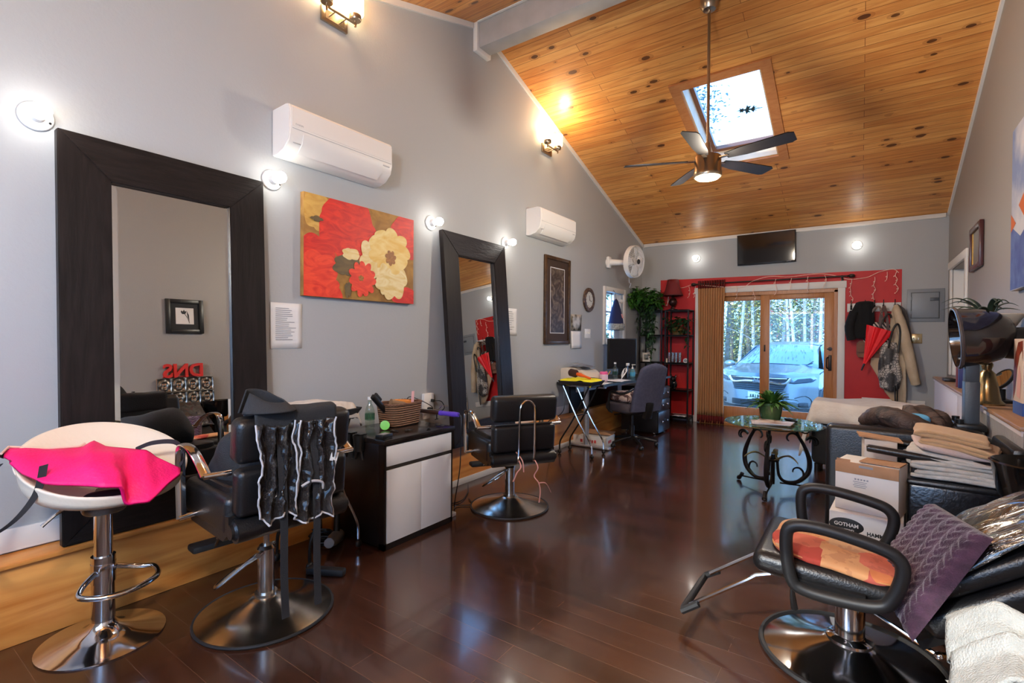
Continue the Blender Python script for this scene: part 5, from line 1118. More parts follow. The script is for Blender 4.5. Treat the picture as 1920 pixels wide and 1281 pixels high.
b = B(); b.tube([(-.22, 0, .017), (-.08, 0, .018), (-.03, 0, .03), (.0, 0, .055), (.05, 0, .06)], [.008, .009, .007, .006, .008], n=8, sub=3, flat=(0, 0, 1)); obj('clamp', b, satin, t)
b = B(); b.tube([(-.05, 0, -.01), (-.05, .0, -.052)], .005); b.tube([(-.05, -.02, -.05), (-.05, .02, -.05)], .004); obj('rest_stand', b, blackmetal, t)
b = B(); b.tube([(.155, 0, 0), (.18, 0, -.02), (.185, -.01, -.15), (.17, 0, -.4), (.10, .03, -.70), (.06, .12, -.733), (.15, .2, -.735), (.05, .3, -.735)], .004, sub=6); obj('cord', b, blackplast, t)
for i, (x, y, a) in enumerate([(-2.565, 2.27, 20), (-2.50, 2.34, 70), (-2.44, 2.48, 140), (-2.46, 2.60, 40)]):
    if i == 0:
        b = B(); b.tube([(-.02, 0, .006), (0, .012, .01), (.02, 0, .006), (0, -.010, .008)], .004, closed=True, sub=3); b.box((.022, 0, .006), (.03, .012, .006), bev=.002); e0 = tag(obj('hair_clip', b, blackplast, loc=(x, y, TOP), rot=(0, 0, R_(a))), 'small dark hair clip lying on the black cabinet top', 'hair clip', 'hair clips on the cabinet')
    else: dup(e0, (x, y, TOP), R_(a))
t = thing('plug_cord', 'black plug cords hanging from the outlet adapter down to the cabinet', 'cord', (0, 0, 0))
b = B(); b.tube([(-2.98, 3.095, .78), (-2.955, 3.15, .77), (-2.94, 3.17, .71), (-2.93, 3.06, .68), (-2.86, 2.95, .70), (-2.80, 2.85, .72)], .004, sub=6); obj('cord', b, blackplast, t)
b = B(); b.tube([(-2.975, 3.06, .70), (-2.94, 3.02, .74), (-2.93, 2.9, .80), (-2.86, 2.7, .86), (-2.8, 2.6, .845)], .0035, sub=6); obj('tool_cord', b, blackplast, t)
t = thing('power_cable', 'black cord trailing over the ledge and floor beside the cabinet', 'cord', (0, 0, 0))
b = B(); b.tube([(-2.90, 2.72, .62), (-2.88, 2.76, .45), (-2.885, 2.78, .25), (-2.89, 2.74, .1), (-2.80, 2.80, .008), (-2.62, 2.98, .008), (-2.7, 3.2, .008), (-2.86, 3.4, .008)], .004, sub=6); obj('cord', b, blackplast, t)
tag(obj('floor_adapter', B().box((0, 0, .015), (.05, .07, .03), bev=.006), whiteplast, loc=(-2.47, 2.74, 0)), 'small white adapter on the floor at the foot of the cabinet', 'adapter')
t = thing('hair_dryer', 'grey and black hair dryer lying on the floor among cords by the cabinet', 'hair dryer', (-2.72, 1.93, .045), rot=(R_(80), 0, R_(40)))
b = B(); b.lathe([(0, -.1), (.035, -.1), (.042, -.06), (.038, .05), (.03, .1), (.03, .14), (0, .14)]); obj('barrel', b, M('dryer_grey', (120, 118, 116), .35, .4), t); b = B(); b.tube([(0, .03, -.03), (.0, .12, -.02), (0, .19, -.01)], [.02, .018, .016], n=10); obj('handle', b, blackplast, t)
t = thing('cord_heap', 'tangle of black cords on the floor between cart and ledge', 'cord', (-2.82, 1.92, 0)); rnd = random.Random(9)
b = B(); b.tube([(.09*math.cos(k*1.9)+rnd.uniform(-.02, .02), .07*math.sin(k*1.9)+rnd.uniform(-.02, .02), .012+.002*k) for k in range(26)], .005, sub=4); obj('cord', b, blackplast, t)
tag(obj('dust_brush', B().box((0, 0, .022), (.05, .22, .04), rot=(0, 0, 0), bev=.012), blackmatte, loc=(-2.42, 1.66, 0), rot=(0, 0, R_(-62))), 'flat black brush on the floor beside the first chair base', 'brush')

# ------------------------------------------------------------------ desk corner
deskm = M('desk_black', (28, 25, 26), .28, spec=.5)
t = thing('office_desk', 'black corner desk with a silver column leg along the left wall', 'desk', (-2.75, 6.25, 0))
b = B(); b.poly([(-.30, -.95), (.32, -.95), (.34, -.25), (.45, .05), (.5, .95), (-.30, .95)], (0, 0, .755), (1, 0, 0), (0, 1, 0), .028); obj('desk_top', b, deskm, t)
b = B(); b.cyl((.03, -.80, .03), (.03, -.80, .755), .033, n=20); obj('leg', b, M('silver_leg', (178, 182, 190), .3, .7), t)
b = B(); b.box((.06, -.80, .02), (.56, .075, .03), bev=.01); obj('foot', b, M('silver_foot', (188, 190, 196), .3, .6), t)
b = B(); b.box((-.1, 0, .70), (.03, 1.6, .09)); b.box((.03, -.80, .74), (.5, .05, .03)); obj('apron_rail', b, M('silver_rail', (170, 172, 178), .35, .6), t)
b = B(); b.box((-.28, .1, .5), (.02, 1.5, .4)); obj('modesty_panel', b, deskm, t)
t = thing('file_pedestal', 'black drawer pedestal with silver knobs under the desk', 'cabinet', (-2.52, 6.92, 0))
b = B(); b.box((0, 0, .34), (.52, .50, .62), bev=.004); obj('body', b, deskm, t)
for i, z in enumerate((.56, .40, .17)):
    b = B(); b.box((.266, 0, z), (.016, .48, .15 if i < 2 else .28), bev=.002); dw = obj('drawer', b, deskm, t); b = B(); b.ball((.285, -.1, z), .014); b.ball((.285, .1, z), .014); obj('knob', b, chrome, dw)
b = B()
for x in (-.2, .2):
    for y in (-.2, .2): b.ball((x, y, .02), .02)
obj('castor', b, chrome, t)
DT = .784
t = thing('printer', 'off white printer with dark papers in its rear tray on the desk', 'printer', (-2.86, 5.62, DT), R_(0))
b = B(); b.poly([(-.2, 0), (.19, 0), (.19, .05), (.10, .135), (-.12, .17), (-.2, .165)], (0, .2, 0), (1, 0, 0), (0, 0, 1), .42); bmesh.ops.bevel(b.bm, geom=list(b.bm.edges), offset=.01, segments=2, affect='EDGES'); obj('body', b, M('printer_white', (220, 208, 190), .5), t)
b = B(); b.box((.05, 0, .128), (.15, .3, .012), rot=(0, R_(38), 0)); obj('control_panel', b, M('printer_grey', (120, 118, 116), .4), t)
for k in range(3):
    b = B(); b.grid(4, 4, lambda u, v: (-.14+.26*u, -.1+.2*v+.02*k, .178+.012*k+.02*math.sin(u*3+k))); obj('tray_paper', b, M('grey_paper', (110+30*k, 112+30*k, 118+28*k), .6), t, solid=.001)
t = thing('document_tray', 'clear acrylic tray with pencils beside the printer', 'tray', (-2.70, 5.98, DT), R_(5))
b = B(); b.box((0, 0, .004), (.2, .24, .006)); b.box((.098, 0, .03), (.005, .24, .06)); b.box((0, .118, .03), (.2, .005, .06)); b.box((0, -.118, .03), (.2, .005, .06)); obj('body', b, clearm, t)
for i, (dx, a) in enumerate(((0, 28), (.05, 34))):
    tag(obj('pencil', B().cyl((0, 0, 0), (.02, .11, .10), .0045, n=6), M('pencil_yellow', (236, 170, 50), .5), loc=(-2.74+dx, 5.92, DT+.012)), ('yellow pencil standing in the clear tray, the one nearer the wall', 'yellow pencil leaning in the clear tray, the one nearer the room')[i], 'pencil')
t = thing('pink_jar', 'round white jar with a pink lid on the desk', 'jar', (-2.73, 5.78, DT))
t.location = (-2.62, 5.72, DT)
b = B(); b.lathe([(0, 0), (.05, 0), (.052, .01), (.052, .085), (.045, .09), (0, .09)]); obj('body', b, M('jar_body', (226, 196, 210), .4), t); b = B(); b.lathe([(0, .09), (.048, .09), (.05, .095), (.05, .118), (.046, .122), (0, .122)]); obj('lid', b, M('pink_lid', (240, 104, 164), .4), t)
bottle((-2.63, 6.09, DT), 'clear plastic water bottle on the desk left of the monitor', .21, M('clear_cap', (230, 232, 232), .4), .036)
for i, (x, y, a) in enumerate([(-2.53, 5.90, 8), (-2.52, 5.95, -6), (-2.55, 5.86, 15), (-2.55, 5.48, 4)]):
    tag(obj('paper_sheet', B().grid(4, 4, lambda u, v: ((u-.5)*.21, (v-.5)*.29, .002+.0025*(i % 3)*1.6+.003*math.sin(u*3+i))), paper, loc=(x, y, DT), rot=(0, 0, R_(a)), solid=.0012), ('white sheet at the bottom of the paper pile on the desk', 'white sheet slanted in the paper pile on the desk', 'white sheet on top of the paper pile on the desk', 'white sheet hanging at the desk edge behind the yellow cloth')[i], 'paper')
t = thing('computer_monitor', 'black flat computer monitor standing on the desk', 'monitor', (-2.80, 6.72, DT), rot=(0, 0, R_(58)))
b = B(); b.box((0, 0, .32), (.48, .035, .43), bev=.006); obj('case', b, blackplast, t); b = B(); b.box((0, -.0185, .325), (.45, .002, .39)); obj('screen', b, M('monitor_screen', (14, 14, 15), .25), t)
b = B(); b.lathe([(0, 0), (.12, 0), (.115, .012), (.03, .02), (0, .02)]); b.box((0, .02, .07), (.07, .03, .14)); obj('stand', b, blackplast, t)
t = thing('hand_sanitizer', 'clear blue hand sanitizer pump bottle beside the monitor', 'bottle', (-2.60, 6.62, DT))
b = B(); b.lathe([(0, 0), (.036, 0), (.038, .01), (.038, .08), (.025, .105), (.015, .115), (0, .115)]); obj('body', b, M('gel_blue', (150, 214, 232), .08, trans=.6), t)
b = B(); b.lathe([(.0385, .02), (.0385, .07)]); obj('label', b, M('label_blue', (70, 160, 200), .5), t)
b = B(); b.cyl((0, 0, .115), (0, 0, .135), .014); b.cyl((0, 0, .13), (0, 0, .17), .005); b.box((.015, 0, .172), (.055, .016, .012), bev=.004); obj('pump', b, whiteplast, t)
t = thing('tape_dispenser', 'small white and blue box on the desk by the sanitizer', 'box', (-2.50, 6.75, DT))
b = B(); b.box((0, 0, .025), (.08, .10, .05), bev=.006); obj('body', b, whiteplast, t); b = B(); b.box((.0415, 0, .025), (.002, .07, .02)); obj('label', b, M('label_navy', (50, 80, 160), .5), t)
t = thing('cable_bundle', 'coil of white cable standing on the desk by the bottle', 'cable', (-2.57, 6.22, DT)); b = B(); b.tube([(.05*math.cos(k*.9)*(.6+.4*math.sin(k)), .05*math.sin(k*.9), .075+.07*math.sin(k*.9+.5)) for k in range(20)], .004, sub=4); obj('cable', b, whiteplast, t)
t = thing('webcam_stand', 'small black stand with a white label in front of the monitor', 'stand', (-2.60, 6.42, DT))
b = B(); b.box((0, 0, .085), (.03, .05, .17), bev=.006); obj('body', b, blackplast, t); b = B(); b.box((.012, 0, .185), (.03, .06, .035), bev=.004); obj('label', b, whiteplast, t)
t = thing('carton_tray', 'low white carton with red print on the floor under the desk', 'box', (-2.74, 5.68, 0), R_(3))
b = B(); b.box((0, 0, .006), (.46, .30, .012)); b.box((.226, 0, .06), (.008, .30, .12)); b.box((-.226, 0, .06), (.008, .30, .12)); b.box((0, .146, .06), (.46, .008, .12)); b.box((0, -.146, .06), (.46, .008, .12)); b.box((0, .05, .05), (.42, .18, .08)); obj('body', b, boxwhite, t)
b = B(); b.box((.0, .146, .123), (.44, .12, .004), rot=(R_(16), 0, 0)); obj('flap', b, cardm, t)
b = B()
for k, w in enumerate((.03, .022, .026, .03, .02, .026)): b.box((-.09+k*.036, -.1515, .055+.003*(k % 2)), (w, .002, .036))
for k, w in enumerate((.022, .026, .02)): b.box((.231, -.06+k*.036, .055), (.002, w, .034))
obj('red_print', b, M('red_print', (190, 60, 60), .7), t)
t = thing('desk_cable', 'thin black cable drooping under the desk to the ledge', 'cable', (0, 0, 0))
b = B(); b.tube([(-2.98, 5.36, .75), (-2.97, 5.34, .6), (-2.95, 5.3, .45), (-2.94, 5.1, .38), (-2.90, 4.85, .37), (-2.885, 4.8, .25), (-2.89, 4.9, .05), (-2.86, 5.0, .008)], .005, sub=6); obj('cable', b, blackplast, t)

# office chair
gf = M('blue_grey_fabric', (76, 78, 100), .9, col2=(66, 68, 90), scale=30, bump=.25, bscale=220); gs = M('dark_grey_fabric', (70, 62, 68), .9, bump=.25, bscale=220)
t = thing('office_chair', 'blue grey swivel office chair turned toward the desk', 'chair', (-2.30, 5.86, 0), R_(152))
for k in range(5):
    a = k*2*PI/5+.3; c_, s_ = math.cos(a), math.sin(a); b = B(); b.tube([(.03*c_, .03*s_, .11), (.15*c_, .15*s_, .095), (.29*c_, .29*s_, .065)], [.022, .018, .014], n=8, sub=3); lg = obj('leg', b, blackplast, t)
    b = B(); b.ball((.29*c_, .29*s_, .028), .028, (1, 1, 1)); b.cyl((.29*c_, .29*s_, .03), (.29*c_, .29*s_, .07), .012); obj('castor', b, blackplast, lg)
b = B(); b.cyl((0, 0, .08), (0, 0, .25), .028); b.cyl((0, 0, .24), (0, 0, .40), .016); b.box((0, 0, .41), (.2, .16, .04), bev=.01); b.tube([(.05, .1, .4), (.07, .22, .39)], .007); obj('column', b, blackplast, t)
b = B(); b.cushion((.03, 0, .48), (.50, .50, .13), e=.45); obj('seat', b, gs, t)
def bk(u, v):
    a = 2*PI*u; e = lambda w: math.copysign(abs(w)**.55, w); z = .46+.58*v; w = .225*(1-.25*v**3)*(min(1, (1-v)*9)**.5 if v > .89 else 1); d = .045*(min(1, (1-v)*9)**.5 if v > .89 else 1)
    return (-.24-.16*v**1.3+d*e(math.sin(a)), w*e(math.cos(a)), z)
b = B(); b.grid(32, 26, bk, closeu=True); b.poly([bk(k/32, 0)[:2] for k in range(32)], (0, 0, .46), (1, 0, 0), (0, 1, 0), 0); obj('backrest', b, gf, t, ang=70)
b = B(); b.box((-.28, 0, .47), (.06, .1, .2), rot=(0, -.2, 0), bev=.01); obj('back_bracket', b, blackplast, t)
for s in (-1, 1):
    b = B(); b.tube([(.08, s*.24, .42), (.10, s*.29, .46), (.07, s*.30, .62), (.02, s*.30, .68), (-.12, s*.29, .665), (-.22, s*.27, .69), (-.28, s*.22, .74)], .016, n=8, sub=4); obj('armrest', b, blackplast, t)
t = thing('patterned_cushion', 'brown and beige patterned cushion lying on the office chair seat', 'cushion', (-2.34, 5.87, .60), R_(152))
pm = M('ikat_cushion', (196, 172, 158), .9, col2=(80, 54, 52), scale=9, stretch=(1, 4, 1), dist=1, ramp=(.48, .54)); b = B(); b.cushion((0, 0, 0), (.40, .40, .15), e=.55, puff=.3); obj('body', b, pm, t)
# ------------------------------------------------------------------ coffee table
iron = M('wrought_iron', (34, 28, 28), .42, .5)
t = thing('coffee_table', 'round glass top coffee table on a scrolled wrought iron base', 'table', (-.62, 4.87, 0))
b = B(); b.lathe([(0, .588), (.385, .588), (.392, .594), (.385, .60), (0, .60)], n=64); obj('table_top', b, glassmat('table_glass', (196, 222, 214), .22), t)
b = B(); b.tube([(.3*math.cos(2*PI*k/40), .3*math.sin(2*PI*k/40), .578) for k in range(40)], .008, n=6, closed=True); obj('top_ring', b, iron, t)
def scroll(b, c, r0, r1, a0, a1, fr, w=.011, n=14):
    P = []
    for k in range(n+1):
        q = k/n; a = a0+(a1-a0)*q; r = r0+(r1-r0)*q; P.append(fr(c[0]+r*math.cos(a), c[1]+r*math.sin(a)))
    b.tube(P, [w*(1-.45*k/n) for k in range(n+1)], n=6)
for k in range(3):
    A = R_(-92+120*k); ux, uy = math.cos(A), math.sin(A)
    fr = lambda r, z, o=0, ux=ux, uy=uy: (ux*r-uy*o, uy*r+ux*o, z)
    b = B(); b.tube([fr(.19, .575), fr(.20, .50), fr(.255, .40), (fr(.30, .27)), fr(.285, .16), fr(.20, .085), fr(.10, .085), fr(.05, .14), fr(.035, .26)], [.013, .013, .015, .02, .02, .017, .014, .012, .011], n=8, sub=5)
    lg = obj('leg', b, iron, t)
    for sa in (((.185, .165), .085, .02, -1.2, 2.9, fr), ((.145, .455), .07, .02, .2, 3.9, fr), ((.335, .42), .075, .015, 2.6, -1.0, fr), ((.32, .42), .06, .015, 2.6, -.8, fr), ((.275, .555), .055, .02, -2.6, .3, fr, .008)):
        b = B(); scroll(b, *sa); obj('scroll', b, iron, lg)
    b = B(); b.tube([fr(.06, .07), fr(.22, .055), fr(.34, .045)], .007); b.tube([fr(.325, .07), fr(.345, .04), fr(.365, .02)], [.018, .014, .022], n=8); b.ball(fr(.365, .016), .02, (1, 1, .7)); obj('foot', b, iron, lg)
b = B(); b.cyl((0, 0, .06), (0, 0, .32), .016); b.tube([(.04*math.cos(2*PI*k/16), .04*math.sin(2*PI*k/16), .27) for k in range(16)], .012, n=6, closed=True); obj('centre_collar', b, iron, t)
goldleaf = M('aged_gold', (150, 130, 92), .45, .6)
for k in range(3):
    A = R_(-32+120*k); ux, uy = math.cos(A), math.sin(A); b = B()
    b.grid(14, 4, lambda u, v: (ux*(.04+.2*u)-uy*(v-.5)*.06*(1-u)*(1+.25*math.cos(u*32)), uy*(.04+.2*u)+ux*(v-.5)*.06*(1-u)*(1+.25*math.cos(u*32)), .27+.07*math.sin(u*2.6)+.012*(abs(v-.5)*2)-.02*u)); obj('acanthus_leaf', b, goldleaf, t, solid=.003)
t = thing('potted_plant', 'leafy green plant in a green glazed pot on the coffee table', 'plant', (-.66, 4.92, .606))
b = B(); b.lathe([(0, 0), (.075, 0), (.08, .008), (.10, .12), (.112, .125), (.114, .15), (.104, .152), (.10, .13), (0, .128)], n=32); obj('pot', b, M('green_glaze', (46, 84, 46), .22, col2=(84, 110, 66), scale=6, coat=.5), t)
b = B(); b.cyl((0, 0, .12), (0, 0, .132), .1); obj('soil', b, soilm, t)
rnd = random.Random(4); b = B()
for k in range(150):
    a = rnd.uniform(0, 2*PI); e = rnd.uniform(.2, 1.45); L = rnd.uniform(.13, .26); d = V((math.cos(a), math.sin(a), 0)); s_ = V((-math.sin(a), math.cos(a), 0)); P = []
    for j in range(6): q = j/5; P.append(V((0, 0, .13))+d*(.03+L*math.cos(e)*q)+V((0, 0, L*(math.sin(e)*q-.45*q*q))))
    v = [[b.bm.verts.new(p+s_*w*rr+V((0, 0, abs(w)*.004))) for w in (-1, 0, 1)] for p, rr in zip(P, (.003, .009, .013, .012, .008, .001))]
    for x, y in zip(v, v[1:]):
        for j in range(2): b.bm.faces.new((x[j], x[j+1], y[j+1], y[j]))
obj('foliage', b, leaff, t, ang=180, kind='stuff')
mag = M('magazine_cover', (214, 196, 186), .35, col2=(150, 120, 112), scale=8)
for i, (x, y, a, z) in enumerate([(-.64, 4.78, 12, .6015), (-.60, 4.77, -4, .611)]):
    t = thing('magazine', ('magazine lying at the bottom of the pile under the green pot', 'magazine on top of the pile in front of the green pot')[i], 'magazine', (x, y, z), R_(a)); b = B(); b.box((0, 0, .0035), (.28, .21, .007), bev=.002); obj('pages', b, paper, t); b = B(); b.box((0, 0, .0075), (.28, .21, .001)); obj('cover', b, mag, t)
bpy.data.objects['potted_plant'].location.y = 5.0
t = thing('remote_control', 'black remote control lying beside the green pot', 'remote', (-.50, 5.0, .6015), R_(-60)); b = B(); b.box((0, 0, .01), (.15, .05, .02), bev=.008); obj('body', b, blackplast, t); b = B()
for k in range(8): b.box((-.05+.014*k, 0, .0205), (.007, .03, .002))
obj('keypad', b, blackmatte, t)

# ------------------------------------------------------------------ sofa and dryer chair by the right wall
t = thing('covered_sofa', 'sofa under a loose off white slipcover behind the dryer chair', 'sofa', (.07, 6.1, 0))
slip = M('slipcover_white', (214, 206, 196), .9, col2=(200, 190, 180), scale=5, bump=.15, bscale=60)
def slipf(u, v):
    x = (u-.5)*1.5; y = -.36+.72*v; zt = .70-.0*x; dx = max(0, abs(x)-.46); dy = max(0, abs(y)-.30)
    xx = math.copysign(min(abs(x), .46+.10*min(1, dx*3)), x); z = zt-.75*dx*1.6-dy*3.5+.012*math.sin(x*9+y*4)
    if y < -.25 : z -= 0
    f = .018*math.sin(x*26)*min(1, dy*8)+.02*math.sin(y*22)*min(1, dx*5)
    return (xx+f*(dx > 0), y-.0+f*(dy > 0), max(.16, z))
b = B(); b.grid(60, 30, slipf); obj('slipcover', b, slip, t, solid=.006, ang=180)
b = B(); b.box((0, 0, .35), (.94, .56, .55), bev=.05); obj('body', b, M('sofa_black', (34, 32, 32), .6), t)
for x in (-.42, .42):
    for y in (-.24, .24): b = B(); b.cyl((x, y, 0), (x, y, .08), .025); obj('foot', b, blackplast, t)

t = thing('hood_dryer_chair', 'black leather dryer chair with a glossy domed hood on a post', 'chair', (.22, 4.15, 0))
b = B(); b.box((.0, -.305, .425), (.80, .115, .72), bev=.035, seg=4); obj('side_panel', b, leather, t)
b = B(); b.box((.0, .335, .35), (.80, .115, .58), bev=.035, seg=4); obj('side_panel', b, leather, t)
b = B(); b.box((-.06, .015, .40), (.60, .52, .16), bev=.04, seg=3); b.box((-.04, .015, .22), (.58, .5, .2)); obj('seat', b, leather, t)
b = B(); b.box((.285, .015, .50), (.15, .52, .60), rot=(0, R_(5), 0), bev=.04, seg=3); obj('backrest', b, leather, t)
b = B(); b.box((.34, .0, .845), (.07, .105, .46), bev=.004); b.box((.34, .0, 1.16), (.066, .095, .22), bev=.004); obj('hood_post', b, leather_blue, t)
b = B(); b.box((.33, .0, .80), (.14, .24, .04), bev=.008)
for s in (-.08, .08): b.cyl((.28, s, .82), (.28, s, .845), .02)
obj('post_bracket', b, blackplast, t)
hoodm = M('smoky_hood', (34, 28, 28), .10, spec=.6, coat=.6)
hax = V((-1, -.03, -.09)).normalized(); hmx = hax.to_track_quat('Z', 'X').to_matrix().to_4x4(); hc = V((.415, .0, 1.355))
b = B(); b.lathe([(0, -.125), (.06, -.118), (.105, -.095), (.145, -.045), (.168, .02), (.178, .08), (.184, .13), (.190, .145), (.188, .155), (.177, .155), (.172, .13), (.164, .05), (.135, -.04), (.08, -.095), (0, -.105)], hc+hax*.0, hmx, 56); obj('hood', b, hoodm, t)
b = B(); b.lathe([(.190, .138), (.195, .147), (.190, .157), (.181, .158)], hc, hmx, 56); obj('hood_rim', b, M('hood_rim', (84, 76, 74), .2), t)
b = B(); b.lathe([(0, -.25), (.075, -.245), (.09, -.22), (.095, -.16), (.08, -.08), (0, -.08)], hc+V((-.055, .0, -.055)), hmx, 28); obj('motor_housing', b, blackplast, t)
t = thing('puffer_jacket', 'dark brown puffer jacket heaped on the dryer chair seat', 'jacket', (.22, 4.15, 0))
pj = M('brown_shell', (88, 68, 58), .5, col2=(40, 28, 25), scale=6, stretch=(1, 5, 1), dist=1.5, ramp=(.42, .6), bump=.5, bscale=30)
b = B()
def pjf(u, v):
    a = 2*PI*u; r = 1-(1-v)**2.2; x = .01+.30*r*math.cos(a); y = .01+.235*r*math.sin(a); z = .495+.40*(1-v**2.4)*(.9+.1*math.cos(a))
    q = V((x, y, z)); return q+V((.3, .2, .6))*.03*math.sin((x*.8+y*.5)*75)*v*(1-v)*4+noise.noise_vector(q*7)*.022
b.grid(64, 40, pjf, closeu=True); bmesh.ops.remove_doubles(b.bm, verts=b.bm.verts, dist=1e-4); obj('shell', b, pj, t, ang=180)
b = B(); b.tube([(.16, -.16, .74), (.05, -.20, .80), (-.10, -.16, .84), (-.18, .0, .78)], [.05, .065, .065, .05], n=12, sub=5); b.jitter(.012, 18); obj('sleeve', b, pj, t)
tag(obj('blue_cloth', B().cushion((0, 0, 0), (.13, .10, .06), e=.8).jitter(.012, 14), M('sky_blue_cloth', (96, 168, 212), .8), loc=(.30, 4.02, .83), ang=180), 'small sky blue cloth tucked by the brown jacket at the post foot', 'cloth')

# ------------------------------------------------------------------ armchair with towels, cartons
t = thing('black_armchair', 'low black armchair stacked with folded towels, next to the cartons', 'chair', (.43, 3.48, 0))
b = B(); b.box((-.005, 0, .30), (.44, .49, .59), bev=.012); obj('base', b, M('glossy_black_leather', (22, 22, 26), .24, bump=.1, bscale=60, spec=.6), t)
b = B(); b.box((-.005, 0, .605), (.45, .50, .03), bev=.012); obj('seat', b, leather, t)
b = B(); b.box((.185, 0, .70), (.06, .46, .24), bev=.02); obj('backrest', b, leather, t)
for y in (-.19, .16):
    b = B(); b.tube([(-.40, y, .745), (-.39, y, .746), (-.18, y, .728), (.15, y, .71)], [.016, .02, .021, .021], n=10); b.cyl((-.20, y, .60), (-.20, y, .735), .014); b.cyl((.13, y, .60), (.13, y, .72), .014); obj('armrest', b, leather, t)
def towel(name, loc, size, m, label, rz=0, tilt=(0, 0), n=3, seed=0, group=None, cat='towel'):
    """folded towel: stacked layers with a rounded fold at -X"""
    w, d, h = size; b = B(); lh = h/n
    for k in range(n):
        sec = []
        for j in range(25):
            a = 2*PI*j/24; e = lambda q, p: math.copysign(abs(q)**p, q); sec.append((w/2*(1-.02*k)*e(math.cos(a), .35), lh/2*1.12*e(math.sin(a), .4)))
        def fn(u, v, k=k, sec=sec):
            i = u*24; x, z = sec[int(round(i))]; y = (v-.5)*d*(1-.015*k)
            ed = min(1, (1-abs(v-.5)*2)*14)**.5
            p = V((x, y, lh*(k+.5)+z*ed)); p.z -= .02*(x/(w/2))**2*k/n
            return p+noise.noise_vector(V((x*9+seed, y*9, k*3+seed)))*.013
        b.grid(24, 20, fn); 
    bmesh.ops.remove_doubles(b.bm, verts=b.bm.verts, dist=1e-5)
    return tag(obj(name, b, m, loc=loc, rot=(R_(tilt[0]), R_(tilt[1]), R_(rz)), ang=180), label, cat, group)
pinkw = M('blush_terry', (222, 200, 194), .95, bump=.5, bscale=260)
G = 'towels folded on the black armchair'
towel('folded_towel', (.40, 3.43, .622), (.34, .36, .046), towelw, 'white folded towel at the very bottom of the armchair stack', -4, (0, 1), 2, 1, G)
towel('folded_towel', (.385, 3.43, .669), (.36, .36, .046), towelw, 'second white folded towel from the bottom of the armchair stack', 3, (0, 3), 2, 2, G)
towel('folded_towel', (.375, 3.43, .716), (.33, .34, .036), towelw, 'topmost of the white folded towels, just under the blush one', -8, (0, 5), 2, 3, G)
towel('folded_towel', (.40, 3.42, .753), (.31, .32, .028), pinkw, 'thin blush pink towel between the white and tan towels', 4, (0, 6), 1, 4, G)
towel('folded_towel', (.42, 3.42, .776), (.30, .32, .036), towelt, 'lower of the two tan folded towels, sliding to the right', -12, (0, 9), 2, 5, G)
towel('folded_towel', (.385, 3.45, .814), (.30, .30, .042), towelt, 'upper tan folded towel on top of the whole stack', -5, (0, 8), 2, 6, G)
def carton(name, loc, rz, size, label, m=None):
    t = thing(name, label, 'box', loc, rz); w, d, h = size; b = B(); b.box((0, 0, h/2), (w, d, h), bev=.003); obj('body', b, m or boxwhite, t); return t
t = carton('printed_carton', (.035, 3.19, 0), R_(-4), (.305, .26, .44), 'white cookware carton printed with a black oval logo behind the front chair')
y = -.1308
b = B(); b.lathe([(0, 0), (.072, 0), (.074, -.0006), (0, -.0008)], (-.078, y, .375), Matrix.Rotation(PI/2, 4, 'X') @ Matrix.Diagonal((1, .52, 1, 1)), 40); lg = obj('logo_oval', b, blackink, t)
wi = M('white_print', (236, 234, 230), .6)
text('logo_lettering', 'GOTHAM', .0255, (-.131, y-.0015, .372), (1, 0, 0), (0, 0, 1), wi, lg, bold=.0006, sx=.95); text('logo_subline', 'DIAMOND', .014, (-.112, y-.0015, .350), (1, 0, 0), (0, 0, 1), wi, lg, bold=.0004)
text('carton_lettering', 'HAMMERED', .026, (.008, y-.0005, .345), (1, 0, 0), (0, 0, 1), blackink, t, bold=.0008, sx=.9); text('carton_subline', 'NON-STICK ALUMINUM', .012, (.008, y-.0005, .322), (1, 0, 0), (0, 0, 1), blackink, t, sx=.95)
b = B(); b.lathe([(0, 0), (.05, 0), (.052, -.001), (0, -.001)], (.09, y, .27), Matrix.Rotation(PI/2, 4, 'X') @ Matrix.Diagonal((1, .5, 1, 1)), 32); obj('pan_print', b, M('pan_print', (190, 190, 194), .4), t)
t = carton('white_carton', (.05, 3.20, .442), R_(-13), (.27, .20, .25), 'plain white carton with brown torn flaps on top of the printed carton')
b = B(); b.box((0, -.1, .222), (.27, .006, .058), bev=.001); b.box((.05, .0, .254), (.17, .16, .006), rot=(R_(-3), 0, 0)); b.box((-.1, -.095, .256), (.06, .006, .012)); obj('flap', b, cardm, t)
b = B()
for k in range(5): b.box((-.045+.013*k, -.1008, .168), (.008, .001, .008))
for k in range(4): b.box((-.025, -.1008, .155-.009*k), (.06-.01*(k % 2), .001, .003))
b.box((.0, -.1035, .235), (.06, .002, .012), bev=.004); obj('small_print', b, inkm, t)
t = carton('brown_carton', (.09, 3.53, 0), R_(5), (.15, .14, .765), 'tall carton with a tan flap standing between the armchair rests', M('grey_carton', (206, 196, 184), .7))
b = B(); b.box((.0, 0, .772), (.2, .15, .008), rot=(0, R_(6), 0)); obj('flap', b, cardm, t)

